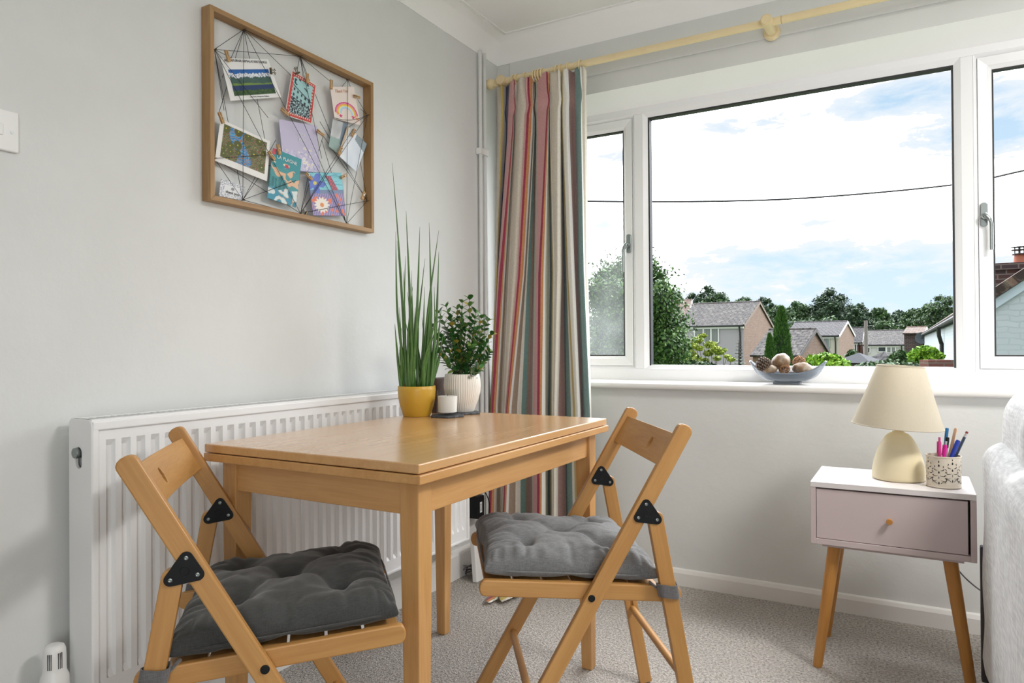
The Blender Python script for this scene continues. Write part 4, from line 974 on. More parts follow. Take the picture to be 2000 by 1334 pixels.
# angle measured on the wall from vertical, positive leans the top towards the window (clockwise in view)
D = math.radians
for lab, p, a_ in [('wooden peg on the top left corner of the mountain calendar page', C0(180, 305), 22), ('wooden peg on the top right edge of the red bordered postcard', C0(612, 425), 0), ('wooden peg lying across the lower left edge of the red postcard', C0(490, 607), 68),
                   ('wooden peg on the top left corner of the rainbow card', C0(742, 458), -4), ('wooden peg lying level on the right edge of the rainbow card', C0(880, 525), 95), ('wooden peg on the top left corner of the dotted river print', C0(145, 640), 25),
                   ('wooden peg on the right edge of the lilac daisy card', C0(683, 722), 72), ('wooden peg on the top left corner of the teal ski postcard', C0(457, 812), 12), ('wooden peg joining the dotted print to the ski postcard', C0(418, 845), 48),
                   ('wooden peg on the top of the pale waterfall photograph', C0(862, 720), -28), ('wooden peg on the top left corner of the flower meadow card', C0(620, 957), 58), ('wooden peg on the top right corner of the flower meadow card', C0(810, 957), -58),
                   ('wooden peg clipped to bare cord at the lower right of the frame', C0(915, 1062), -28), ('faint wooden peg on the lower left edge of the waterfall photograph', C0(790, 820), -25)]:
    peg(lab, p, D(a_))
def clip(label, p, ang, x=.032):
    th_ = thing('bulldog_clip', label, 'clip', wp(p, x), 0, 'dark metal clips on the memo frame'); th_.rotation_euler = (ang, 0, 0)
    obj('jaw', mbox(-.003, .003, -.009, .009, -.006, -.001), M['bronze'], th_, bevel=.001)
    for s in (-1, 1): obj('grip', tube(B(), [(0, s*.0035, -.001), (0, s*.0035, .007), (0, s*.008, .011), (0, s*.003, .014), (0, s*.0010, .008)], .0011, 6), M['bronze'], th_, smooth='all')
clip('bronze clip on the right edge of the mountain calendar page', C0(420, 386), D(-80)); clip('bronze clip on the top left corner of the red postcard', C0(556, 390), D(30)); clip('black metal clip on the cord at the bottom rail of the frame', C0(600, 1157), D(60))
# ================================================================== CURTAIN, POLE, RINGS
RYc, RZc = -.10, 2.118
po = thing('curtain_pole', 'cream painted wooden curtain pole with ball finial above the window', 'curtain pole', (1.2, RYc, RZc))
bm = B(); cyl(bm, (-1.14, 0, 0), (1.7, 0, 0), .0140, .0140, 28); obj('pole', bm, M['cream'], po, smooth=True)
fin = [(0, 0), (.0125, .003), (.0215, .011), (.0245, .022), (.0215, .034), (.015, .041), (.0145, .048), (.018, .052), (.018, .062), (.0165, .068), (0, .068)]
bm = lathe(fin, 32); obj('finial', bm, M['cream'], po, Matrix(((0, 0, 1, -1.197), (0, 1, 0, 0), (-1, 0, 0, 0), (0, 0, 0, 1))), smooth=True)
for bx in (-1.108, .0):
    bk = obj('bracket', cyl(B(), (bx, -.034, -.001), (bx, .088, -.001), .0205, .0170, 28), M['cream'], po, smooth=True, bevel=.0015)
    obj('wall_plate', cyl(B(), (bx, .072, -.001), (bx, .092, -.001), .026, .031, 28), M['cream'], bk, smooth=True, bevel=.002)
    obj('bracket_cap', lathe([(0, .001), (.0165, .001), (.0185, -.001), (.0185, .0)], 28), pmat('cream_cap', (.72, .58, .36), .5) if bx < -1 else M['cream'], bk, Matrix(((1, 0, 0, bx), (0, 0, -1, -.0345), (0, 1, 0, -.001), (0, 0, 0, 1))))
obj('joint', cyl(B(), (.047, 0, 0), (.0485, 0, 0), .0143, .0143, 28), M['oak'], po)
ring0 = None; ring_px = [1003, 1010, 1026, 1044, 1049, 1054, 1060, 1088, 1096, 1111, 1134]
onames = ['first', 'second', 'third', 'fourth', 'fifth', 'sixth', 'seventh', 'eighth', 'ninth', 'tenth', 'eleventh']
for k, px in enumerate(ring_px):
    X_ = on(px, 140, 'y', RYc).x
    lab = f'cream curtain ring on the pole, {onames[k]} from the ball finial'
    if ring0 is None:
        ring0 = thing('curtain_ring', lab, 'curtain ring', (X_, RYc, RZc), 0, 'curtain rings on the pole')
        bm = B(); tube(bm, [(0, .0225*math.cos(a_), -.006+.0225*math.sin(a_)) for a_ in np.linspace(0, 2*PI, 41)], .0034, 8, flat=1.0)
        obj('ring', bm, M['cream'], ring0, smooth='all')
        obj('ring_eye', tube(B(), [(0, .0, -.0285), (0, .003, -.0315), (0, 0, -.0345), (0, -.003, -.0315), (0, 0, -.0285)], .0008, 6), M['steel'], ring0)
    else: dup(ring0, (X_, RYc, RZc), None, lab)
CC = {'beige': fabric('linen_beige', (0.512, 0.458, 0.378), (0.659, 0.598, 0.512), 900, bumps=.3), 'light': fabric('linen_pale', (0.708, 0.683, 0.610), (0.830, 0.805, 0.732), 900, bumps=.3), 'white': fabric('linen_white', (0.805, 0.793, 0.732), (0.850, 0.850, 0.850), 900, bumps=.3),
      'pink': fabric('dusty_pink_stripe', (0.537, 0.262, 0.262), (0.671, 0.366, 0.366), 900, bumps=.3), 'crim': fabric('crimson_stripe', (.235, .022, .045), (.33, .04, .075), 900, bumps=.3), 'orange': fabric('orange_stripe', (.42, .17, .065), (.55, .27, .115), 900, bumps=.3),
      'brown': fabric('taupe_stripe', (0.268, 0.195, 0.146), (0.366, 0.287, 0.220), 900, bumps=.3), 'teal': fabric('teal_stripe', (0.140, 0.244, 0.232), (0.220, 0.348, 0.329), 900, bumps=.3), 'yellow': fabric('mustard_stripe', (0.439, 0.329, 0.079), (0.561, 0.439, 0.146), 900, bumps=.3),
      'mauve': fabric('mauve_stripe', (0.244, 0.140, 0.134), (0.329, 0.207, 0.189), 900, bumps=.3), 'slate': fabric('slate_stripe', (0.067, 0.091, 0.098), (0.110, 0.140, 0.146), 900, bumps=.3), 'green': fabric('sage_stripe', (0.415, 0.427, 0.342), (0.525, 0.537, 0.451), 900, bumps=.3), 'navy': fabric('navy_stripe', (0.037, 0.037, 0.085), (0.061, 0.061, 0.122), 900, bumps=.3)}
cols = [('beige', 98, 80, 36, .0), ('yellow', 130, 97, 36.6, .012), ('beige', 150, 98.5, 37.2, .006), ('navy', 180, 99.2, 37.8, -.03), ('pink', 195, 100, 38.4, .004), ('crim', 240, 118, 40, .034), ('orange', 245, 148, 58, .030), ('white', 249, 160, 78, .016),
        ('brown', 253, 172, 95, -.008), ('beige', 258, 185, 118, -.02), ('light', 263, 200, 128, -.006), ('beige', 272, 212, 136, .018), ('beige', 320, 255, 152, .034), ('pink', 350, 283, 160, .026), ('crim', 368, 295, 163, .036), ('orange', 390, 313, 172, .030), ('white', 415, 340, 187, .018),
        ('brown', 430, 352, 205, -.004), ('light', 440, 368, 250, -.028), ('teal', 446, 380, 285, -.030), ('brown', 454, 412, 326, -.042), ('mauve', 458, 430, 340, -.048), ('green', 462, 443, 372, -.024), ('pink', 470, 462, 381, .006), ('crim', 552, 482, 412, .034), ('orange', 566, 505, 432, .038), ('white', 574, 530, 450, .030),
        ('green', 578, 548, 478, .012), ('slate', 581, 590, 500, -.022), ('yellow', 584, 612, 523, -.012), ('light', 589, 622, 533, .004), ('beige', 596, 634, 540, .018), ('light', 660, 660, 552, .030), ('light', 688, 690, 574, .020), ('mauve', 694, 700, 585, -.012), ('slate', 696, 716, 640, -.040), ('teal', 697, 730, 652, -.042),
        ('light', 698, 742, 688, -.026), ('yellow', 700, 748, 705, -.012), ('light', 710, 760, 722, .012), ('white', 745, 795, 745, .026), ('mauve', 770, 820, 765, .014), ('mauve', 800, 834, 772, -.004), ('teal', 832, 848, 781, -.010), ('teal', 858, 878, 815, .020), ('white', 880, 905, 843, .026), ('beige', 890, 917, 847, .012), ('light', 915, 930, 850, .004), ('end', 935, 945, 853, -.012)]
cur = thing('curtain', 'full length striped linen curtain in beige, crimson, orange, teal and mustard', 'curtain', (.27, -.1, 0))
zk = [1.87, 1.26, .69]; keys = []
for nm, a_, b_, c_, off in cols:
    y_ = -.105-off
    keys.append((on(950+a_/4.762, 240, 'y', y_).x, on(950+b_/4.762, 520, 'y', y_).x, on(950+c_/4.167, 790, 'y', y_).x, y_))
SUB = 4; fine = []; mats = []
def cr(a, b, c, d, t_): return tuple(.5*(2*q+(r-p)*t_+(2*p-5*q+4*r-s_)*t_*t_+(-p+3*q-3*r+s_)*t_**3) for p, q, r, s_ in zip(a, b, c, d))
for i in range(len(keys)-1):
    A_, B_, C_, D_ = keys[max(0, i-1)], keys[i], keys[i+1], keys[min(len(keys)-1, i+2)]
    for k in range(SUB):
        t_ = k/SUB; q = cr(A_, B_, C_, D_, t_); ln = tuple(B_[n]*(1-t_)+C_[n]*t_ for n in range(4))
        fine.append((ln[0], ln[1], ln[2], q[3])); mats.append(cols[i][0])
fine.append(keys[-1])
mlist = list(CC.keys()); zl_ = [2.100, 2.088, 2.06, 2.03, 2.0, 1.985, 1.97, 1.94, 1.87, 1.7, 1.5, 1.26, 1.05, .88, .69, .5, .33, .20, .10, .045, .02, .012, .012, .012]
verts = []; faces = []; fm = []
for r_, z_ in enumerate(zl_):
    for ci, (a_, b_, c_, y_) in enumerate(fine):
        if z_ >= 1.26: x_ = b_+(a_-b_)*(z_-1.26)/.61
        elif z_ >= .69: x_ = c_+(b_-c_)*(z_-.69)/.57
        else: x_ = c_+(c_-b_)*.35*(.69-z_)/.57
        d = y_+.105
        if z_ > 1.87: k = (z_-1.87)/.23; x_ = a_+(a_-b_)*.15*k
        pin = math.exp(-((z_-1.985)/.035)**2); d *= (1-.55*pin)
        if z_ > 2.0: d = d*.9+.008*math.sin(ci*.9)*(z_-2.0)/.1
        yy = -.105+d; zz = z_
        if z_ < .3: d *= 1+.3*(.3-z_)/.3; yy = -.105+d
        nb = r_-20
        if nb >= 0:         # the hem is too long and pools forward on the carpet
            w_ = math.exp(-((x_-.30)/.10)**2); yy -= (.02+.10*w_)*(nb+1)*.9; zz = .012+(.006 if nb % 2 else .0)+.004*math.sin(ci*.4)
            zz = max(.006, zz)
        if z_ > 1.99: yy = max(yy, -.145) ; zz += .004*math.sin(ci*.55) if z_ > 2.08 else 0
        verts.append((x_-.27, yy+.1, zz))
nc = len(fine)
for r_ in range(len(zl_)-1):
    for ci in range(nc-1):
        faces.append((r_*nc+ci, (r_+1)*nc+ci, (r_+1)*nc+ci+1, r_*nc+ci+1)); fm.append(mlist.index(mats[ci]))
o_ = obj('drape', (verts, [], faces), [CC[k] for k in mlist], cur, smooth='all')
o_.data.polygons.foreach_set('material_index', fm)
sd = o_.modifiers.new('t', 'SOLIDIFY'); sd.thickness = .0018; sd.offset = -1
# ================================================================== SMALL THINGS BY THE CORNER
ad = thing('power_adapter', 'black power adapter with a white label plugged in low beside the radiator', 'power adapter', (.02, -.315, .335))
pA = on(929, 989, 'x', .03)
ad.location = (0, pA.y, pA.z)
obj('socket_plate', mbox(0, .008, -.045, .045, -.045, .045), M['plastic'], ad, bevel=.002)
bd = obj('adapter_body', mbox(.008, .058, -.026, .026, -.047, .047), M['black'], ad, bevel=.004, seg=3)
obj('label', mbox(.0581, .0585, -.010, .006, -.022, .022), M['white_print'], bd)
lettering('ENVE', .012, M['dark'], bd, frame_mtx((.0588, -.002, 0), (0, 0, 1), (0, -1, 0)))
obj('lead', tube(B(), bez([(.035, 0, .047), (.036, .006, .062), (.04, .045, .062), (.045, .085, .0), (.045, .075, -.10), (.06, .05, -.2), (.05, .07, -.300)], 8), .0022, 8), M['black'], ad, smooth='all')
wb = thing('extension_block', 'white slim plastic box leaning against the wall behind the right chair', 'plastic box', (.085, -.30, 0))
q = on(940, 1110, 'y', -.33); wb.location = (q.x, -.33, 0)
obj('casing', mbox(-.011, .011, -.05, .05, .002, .165), M['plastic'], wb, Matrix.Rotation(D(-4), 4, 'Y'), bevel=.004, seg=3)
cb = thing('cable_coil', 'loose coil of thin grey and black cables on the carpet in the corner', 'cable', (q.x-.05, -.31, 0))
for k, (mt, r_) in enumerate(((M['strap'], .0022), (M['black'], .0022), (M['strap'], .0018))):
    pts = [(.028*math.cos(a_+k)+.006*math.sin(3*a_), .035*math.sin(a_+k*1.3), .006+.012*k+.02*abs(math.sin(a_*.7+k))) for a_ in np.linspace(0, 4*PI, 40)]
    obj('cable', tube(B(), pts, r_, 6), mt, cb, smooth='all')
# ================================================================== POTS AND PLANTS
def K2(x, y): return (CP.x+(x-CP.x)*1.02, CP.y+(y-CP.y)*1.02)
YPX, YPY = K2(.311, -1.022)
yp = thing('plant_pot', 'mustard yellow ceramic pot holding the tall spiky plant', 'plant pot', (YPX, YPY, TH))
prof = [(0, .0006), (.042, .0006), (.0435, .003), (.047, .015), (.0535, .035), (.058, .060), (.0595, .082), (.0590, .0945), (.0578, .0955), (.0562, .0945), (.056, .08), (0, .078)]
obj('pot', lathe(prof, 72), M['yellowpot'], yp, smooth=50)
obj('soil', lathe([(0, .083), (.02, .086), (.045, .083), (.0562, .081), (.0562, .078)], 32), M['soil'], yp, smooth='all')
sn = thing('spiky_plant', 'tall upright plant with thin cylindrical green leaves in the yellow pot', 'plant', (YPX, YPY, TH+.083))
lm = bpy.data.materials.new('spike_leaf_green'); lm.use_nodes = True; t = NT(lm.node_tree); b = t.n['Principled BSDF']
oi = t.new('ShaderNodeNewGeometry'); tcn = t.new('ShaderNodeTexCoord'); nz = t.new('ShaderNodeTexNoise', inp={'Vector': t.new('ShaderNodeMapping', inp={0: tcn.outputs['Object'], 'Scale': (1, 1, .06)}).outputs[0], 'Scale': 300.0, 'Detail': 2.0})
c1 = t.mix(oi.outputs['Random Per Island'], (.018, .075, .012), (.075, .18, .028)); t.l.new(t.mix(t.ramp(nz.outputs[0], [(.4, 0), (.65, .55)]), c1, (.14, .26, .07)), b.inputs['Base Color']); b.inputs['Roughness'].default_value = .38
cpos = Vector((YPX, YPY, TH+.083)); dS = (cpos-CP).dot(CF)
tips = [(766, 318), (793, 412), (820, 443), (838, 435), (857, 450), (773, 452), (776, 470), (803, 528), (842, 540), (857, 492), (771, 632), (815, 560), (830, 505), (848, 560), (785, 560), (800, 600), (862, 600), (852, 640), (792, 500), (824, 620), (780, 600), (838, 620), (866, 650), (806, 560), (811, 600), (788, 530), (796, 570), (829, 560), (844, 590), (818, 640), (784, 640), (802, 650), (834, 660), (855, 600), (790, 620), (812, 660), (846, 650)]
for k, (px, py) in enumerate(tips):
    a_ = k*2.4; rr = .008+.034*((k*7) % 10)/10; b0 = Vector((rr*math.cos(a_), rr*math.sin(a_), -.003))
    bpx = 782+(px-766)*.62+8*math.sin(k*3); bp_ = at(bpx, 750, dS)-cpos
    b0 = Vector((bp_.x*.85+.012*math.cos(a_), bp_.y*.85+.022*math.sin(a_), -.003))
    if b0.xy.length > .048: b0.xy = b0.xy*(.048/b0.xy.length)
    tp_ = at(px, py, dS+.05*math.sin(a_))-cpos
    mid = b0*.5+tp_*.5+Vector((.010*math.sin(k), .010*math.cos(k*2), 0)); L = (tp_-b0).length
    cpts = bez([b0, b0*.75+tp_*.25+(mid-(b0+tp_)/2)*.6, mid, b0*.25+tp_*.75+(mid-(b0+tp_)/2)*.6, tp_], 5)
    rs = [.0052*(1-(i/(len(cpts)-1))**1.6)*(.75+.5*((k*13) % 7)/7)+.0004 for i in range(len(cpts))]
    obj('leaf', tube(B(), cpts, rs, 8, flat=.8), lm, sn, smooth='all')
    if k % 2 == 0:
        sh_ = [b0+(cpts[1]-b0)*f for f in (0, .2, .45, .75)]
        obj('sheath', tube(B(), sh_, [.0075, .0072, .0062, .002], 7), pmat('papery_brown_sheath', (.30, .17, .07), .8, bump=(200, .8, .002)) if k == 0 else bpy.data.materials['papery_brown_sheath'], sn, smooth='all')
wpos = Vector((*K2(.392, -.890), TH))
cs = []
for k, (px, py, r_) in enumerate(((881, 809, .050), (906, 806, .050))):
    c_ = on(px, py, 'z', TH+.003); n_ = 40
    pts = [((r_+.003*math.sin(5*a_+k)+.002*math.sin(11*a_))*math.cos(a_), (r_+.003*math.sin(5*a_+k)+.002*math.sin(11*a_))*math.sin(a_)) for a_ in np.linspace(0, 2*PI, n_, endpoint=False)]
    cs.append((c_, pts))
cnd = Vector((*K2(.411, -1.000), TH)); 
co = obj('coaster', prism(cs[0][1], 0, .006), M['slate'], None, Matrix.Translation((cnd.x, cnd.y, TH+.0004)), bevel=.0012); tag(co, 'rough round slate coaster under the jar candle', 'coaster', 'slate coasters on the table')
co = obj('coaster', prism(cs[1][1], 0, .006), M['slate'], None, Matrix.Translation((wpos.x+.012, wpos.y-.006, TH+.0004)), bevel=.0012); tag(co, 'rough slate coaster under the white ribbed pot', 'coaster', 'slate coasters on the table')
wpt = thing('plant_pot', 'white vertically ribbed ceramic pot holding the bushy plant', 'plant pot', (wpos.x, wpos.y, TH+.0066))
prof = [(0, .0004), (.036, .0004), (.038, .003), (.043, .018), (.052, .040), (.0585, .065), (.0600, .085), (.0585, .105), (.0555, .122), (.0550, .1225), (.0535, .1215), (.054, .11), (0, .108)]
pf = []
for (r0, z0), (r1, z1) in zip(prof, prof[1:]): pf += [(r0, z0), ((r0+r1)/2, (z0+z1)/2)] if z0 > .01 and z1 < .12 and r0 > .03 else [(r0, z0)]
obj('pot', lathe(pf+[prof[-1]], 288, ribs=(48, .011)), M['whitepot'], wpt, smooth=50)
obj('soil', lathe([(0, .114), (.03, .115), (.053, .112), (.053, .108)], 32), M['soil'], wpt, smooth='all')
jp = thing('bushy_plant', 'bushy plant with small glossy oval leaves in the white pot', 'plant', (wpos.x, wpos.y, TH+.118))
cpos = Vector(jp.location); dJ = (cpos-CP).dot(CF)
jl = bpy.data.materials.new('glossy_small_leaf'); jl.use_nodes = True; t = NT(jl.node_tree); b = t.n['Principled BSDF']; geo = t.new('ShaderNodeNewGeometry')
t.l.new(t.ramp(geo.outputs['Random Per Island'], [(0, (.02, .09, .02)), (.45, (.045, .16, .035)), (.85, (.13, .26, .07)), (.97, (.40, .30, .05))]), b.inputs['Base Color']); b.inputs['Roughness'].default_value = .28
b.inputs['Subsurface Weight'].default_value = 0
stem_m = pmat('plant_stem', (.06, .07, .025), .7)
ends = [(858, 612), (872, 600), (880, 618), (893, 605), (903, 592), (917, 586), (929, 612), (940, 622), (952, 628), (958, 655), (955, 690), (940, 700), (935, 720), (920, 680), (905, 700), (865, 660), (858, 690), (850, 640), (880, 650), (910, 640), (925, 650), (895, 670), (940, 665), (868, 635), (900, 625)]
lv = []; lf = []; stems = B()
def leaf(p, d, nrm, L, Wd):
    d = d.normalized(); sd_ = d.cross(nrm).normalized(); n_ = sd_.cross(d); i0 = len(lv)
    for u, wq, h in ((0, .0, 0), (.22, .38, .04), (.5, .5, .06), (.78, .36, .02), (1, 0, -.05)):
        c_ = p+d*(L*u)-n_*(-h*L)
        if wq == 0: lv.append(c_)
        else: lv.append(c_+sd_*(Wd*wq)+n_*.1*Wd); lv.append(c_); lv.append(c_-sd_*(Wd*wq)+n_*.1*Wd)
    a = i0
    lf.extend([(a, a+1, a+2), (a, a+2, a+3), (a+1, a+4, a+5, a+2), (a+2, a+5, a+6, a+3), (a+4, a+7, a+8, a+5), (a+5, a+8, a+9, a+6), (a+7, a+10, a+8), (a+8, a+10, a+9)])
rj = random.Random(5)
for k, (px, py) in enumerate(ends):
    tp_ = at(px, py, dJ+rj.uniform(-.055, .045))-cpos; b0 = Vector((rj.uniform(-.015, .015), rj.uniform(-.015, .015), -.004))
    mid = b0*.45+tp_*.55+Vector((rj.uniform(-.01, .01), rj.uniform(-.01, .01), -.012)); cp_ = bez([b0, b0*.8+mid*.2+Vector((0, 0, .01)), mid, tp_], 6)
    tube(stems, cp_, [.0022*(1-.6*i/(len(cp_)-1)) for i in range(len(cp_))], 6)
    N_ = len(cp_)
    for i in range(int(N_*.35), N_):
        dirn = (cp_[min(i+1, N_-1)]-cp_[i-1]).normalized()
        for s in range(3 if i > N_*.6 else 1):
            a_ = i*2.2+s*2.1+k; o1 = dirn.orthogonal().normalized(); o2 = dirn.cross(o1); rad_ = (o1*math.cos(a_)+o2*math.sin(a_)); ld = (rad_*.8+dirn*.55+Vector((0, 0, .15))).normalized()
            leaf(cp_[i]+rad_*.001, ld, (dirn*.8-rad_*.4+Vector((rj.uniform(-.3, .3), rj.uniform(-.3, .3), .2))).normalized(), rj.uniform(.019, .031), rj.uniform(.012, .019))
obj('stems', stems, stem_m, jp, smooth='all'); obj('foliage', (lv, [], lf), jl, jp, smooth='all')
cn = thing('jar_candle', 'white wax candle in a clear glass tumbler on the slate coaster', 'candle', (cnd.x, cnd.y, TH+.0068))
obj('glass', lathe([(0, 0), (.0285, 0), (.0305, .002), (.0325, .075), (.0318, .0765), (.0308, .075), (.029, .008), (0, .007)], 56), M['jar'], cn, smooth=50)
obj('wax', lathe([(0, .0074), (.0287, .0084), (.0302, .056), (.0295, .058), (0, .0575)], 48), M['wax'], cn, smooth=50)
obj('wick', cyl(B(), (0, 0, .0574), (.001, 0, .066), .0009, .0008, 6), M['black'], cn)
bw_ = on(852, 748, 'x', .27); blk = obj('wooden_block', mbox(-.010, .010, -.035, .035, 0, .115), M['darkwood'], None, Matrix.Translation((*K2(.300, -.885), TH+.0003)), bevel=.002)
tag(blk, 'dark brown upright wooden block standing just behind the yellow pot', 'wooden block')
# ================================================================== BOWL ON THE SILL
SZ = .8045
bpos = Vector((1.235, .045, SZ-.0))
bl = thing('glass_bowl', 'shallow boat-shaped smoked glass bowl on the window sill', 'bowl', bpos)
n_ = 72; bm = B(); rings = []
def bowl_ring(t_, inner):
    """t_ 0 at the foot .. 1 at the rim; leaf-shaped plan, ends swept up"""
    out = []
    for i in range(n_):
        a_ = 2*PI*i/n_; c_, s_ = math.cos(a_), math.sin(a_)
        lx = .045+(.138-.045)*t_**.75; ly = .030+(.062-.030)*t_**.7
        x = lx*c_*(1 if abs(c_) < .9 else 1); y = ly*s_*(abs(s_)**.25 if t_ > .3 else 1)
        endl = abs(c_)**3; z = .010+(.029+.047*endl*t_)*t_**1.5
        if inner: x *= .965; y *= .94; z += .004
        out.append(bm.verts.new((x, y, z)))
    return out
ts = [0, .12, .25, .4, .55, .7, .85, 1.0]
R_ = [bowl_ring(t_, 0) for t_ in ts]+[bowl_ring(t_, 1) for t_ in ts[::-1]]
for a_, b_ in zip(R_, R_[1:]):
    for i in range(n_): bm.faces.new((a_[i], a_[(i+1) % n_], b_[(i+1) % n_], b_[i]))
bm.faces.new(R_[0][::-1]); bm.faces.new(R_[-1])
obj('bowl_body', bm, M['smoke'], bl, smooth=50)
obj('foot', mbox(-.048, .048, -.026, .026, 0.0, .010), M['smoke'], bl, bevel=.002)
stone_m = pmat('mottled_brown_stone', (.20, .115, .06), .45, vary=(30, (.33, .27, .20), .46, .62), bump=(60, .3, .002))
dB = (bpos+Vector((0, 0, .05))-CP).dot(CF)
for k, (px, py, dd, r_, sx_, sy_, sz_, lab) in enumerate([(1526, 706, .006, .033, 1.05, .95, .90, 'largest mottled brown pebble on top of the bowl'), (1503, 721, -.006, .026, 1.1, .9, .68, 'smooth brown pebble at the left front of the bowl'), (1570, 722, -.012, .038, 1.1, .85, .70, 'wide mottled pebble at the right side of the bowl')]):
    c_ = at(px, py, dB+dd); th_ = obj('pebble', sphere(B(), (0, 0, 0), r_, sx_, sy_, sz_, 28, 0, .12, k), stone_m, None, Matrix.Translation(c_) @ Matrix.Rotation(.3*(k-1), 4, 'Y'), smooth='all'); tag(th_, lab, 'pebble', 'pebbles in the glass bowl')
pcm = pmat('pine_cone_scales', (.10, .065, .045), .7, vary=(60, (.22, .16, .12), .4, .6))
bm = B(); rr = random.Random(3)
for i in range(90):
    f_ = i/90; a_ = i*2.399; z_ = -.026+.056*f_; R0 = .026*math.sin(PI*min(.97, .12+.86*f_))**.8
    p_ = Vector((R0*.55*math.cos(a_), R0*.55*math.sin(a_), z_)); d_ = Vector((math.cos(a_), math.sin(a_), .55)).normalized(); s_ = d_.cross(Vector((0, 0, 1))).normalized(); up_ = s_.cross(d_)
    tp = p_+d_*R0*.62; w_ = .0048
    q_ = [p_-s_*.002, p_+s_*.002, tp+s_*w_, tp-s_*w_]; A_ = [bm.verts.new(v+up_*.0012) for v in q_]; B__ = [bm.verts.new(v-up_*.0012) for v in q_]
    bm.faces.new(A_); bm.faces.new(B__[::-1])
    for j in range(4): bm.faces.new((A_[j], A_[(j+1) % 4], B__[(j+1) % 4], B__[j]))
sphere(bm, (0, 0, 0), .015, 1, 1, 1.7, 12)
pc = obj('pine_cone', bm, pcm, None, Matrix.Translation(at(1490, 712, dB)) @ Matrix.Rotation(1.1, 4, 'Y')); tag(pc, 'dark open pine cone at the left end of the bowl', 'pine cone')
vine = pmat('dried_vine', (.36, .19, .085), .75, vary=(50, (.22, .11, .05), .4, .6))
for k, (px, py, r_, lab) in enumerate([(1532, 722, .0205, 'tangled dried vine ball at the front middle of the bowl'), (1561, 708, .0250, 'larger tangled vine ball at the back right of the bowl')]):
    bm = B(); rk = random.Random(20+k)
    for i in range(26):
        nrm_ = Vector((rk.gauss(0, 1), rk.gauss(0, 1), rk.gauss(0, 1))).normalized(); u_ = nrm_.orthogonal().normalized(); v_ = nrm_.cross(u_); rad_ = r_*rk.uniform(.82, 1.0); ph = rk.uniform(0, 6); ln = rk.uniform(2.5, 5.5)
        tube(bm, [(u_*math.cos(a_)+v_*math.sin(a_)+nrm_*.22*math.sin(2*a_))*rad_ for a_ in np.linspace(ph, ph+ln, 14)], r_*.045, 5)
    vb = obj('vine_ball', bm, vine, None, Matrix.Translation(at(px, py-(1 if k == 0 else 0), dB+(-.014 if k == 0 else .012))), smooth='all'); tag(vb, lab, 'vine ball', 'vine balls in the glass bowl')

# ================================================================== OUTSIDE
GZ = -2.25
gm = pmat('rough_lawn', (.06, .11, .035), .9, vary=(.6, (.10, .12, .05), .4, .6)); m = bpy.data.materials
g_ = struct('ground', mbox(-90, 190, .9, 330, GZ-.5, GZ), gm)
def leafmat(name, c1, c2, c3, rough=.55):
    m_ = bpy.data.materials.new(name); m_.use_nodes = True; t = NT(m_.node_tree); b = t.n['Principled BSDF']; geo = t.new('ShaderNodeNewGeometry')
    t.l.new(t.ramp(geo.outputs['Random Per Island'], [(0, c1), (.5, c2), (1, c3)]), b.inputs['Base Color']); b.inputs['Roughness'].default_value = rough; b.inputs['Specular IOR Level'].default_value = .3
    return m_
G = {'birch': leafmat('birch_leaves', (.012, .040, .007), (.036, .100, .014), (.12, .21, .055)), 'dark': leafmat('dark_tree_leaves', (.008, .026, .010), (.018, .048, .016), (.042, .088, .030)), 'mid': leafmat('mid_green_leaves', (.013, .042, .009), (.034, .080, .020), (.072, .135, .036)),
     'pale': leafmat('pale_green_leaves', (.022, .055, .018), (.05, .100, .034), (.09, .155, .055)), 'lime': leafmat('lime_leaves', (.06, .16, .008), (.15, .31, .013), (.28, .46, .04)), 'thuja': leafmat('conifer_sprays', (.016, .060, .008), (.045, .125, .015), (.09, .19, .03)), 'acacia': leafmat('yellow_green_leaves', (.11, .16, .013), (.23, .30, .027), (.36, .40, .07))}
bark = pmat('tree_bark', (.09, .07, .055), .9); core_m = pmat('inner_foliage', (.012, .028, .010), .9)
def leaves(blobs, n, size, seed, up=0.0, shell=(.5, 1.32), aspect=.55):
    r = np.random.default_rng(seed); bl_ = np.array(blobs, dtype=float); wts = bl_[:, 3]*bl_[:, 4]+bl_[:, 4]*bl_[:, 5]; idx = r.choice(len(bl_), n, p=wts/wts.sum())
    d = r.normal(size=(n, 3)); d /= np.linalg.norm(d, axis=1)[:, None]; rad = r.uniform(shell[0], shell[1], (n, 1))**.6
    c = bl_[idx, :3]+d*bl_[idx, 3:6]*rad
    nr = d*.8+r.normal(size=(n, 3))*.6; nr[:, 2] += up; nr /= np.linalg.norm(nr, axis=1)[:, None]
    a = np.cross(nr, r.normal(size=(n, 3))); a /= np.linalg.norm(a, axis=1)[:, None]; b = np.cross(nr, a); sz = size*r.uniform(.6, 1.3, (n, 1))
    V = np.stack([c-a*sz, c-b*sz*aspect, c+a*sz, c+b*sz*aspect], 1).reshape(-1, 3); Fq = np.arange(n*4).reshape(n, 4)
    return V, Fq
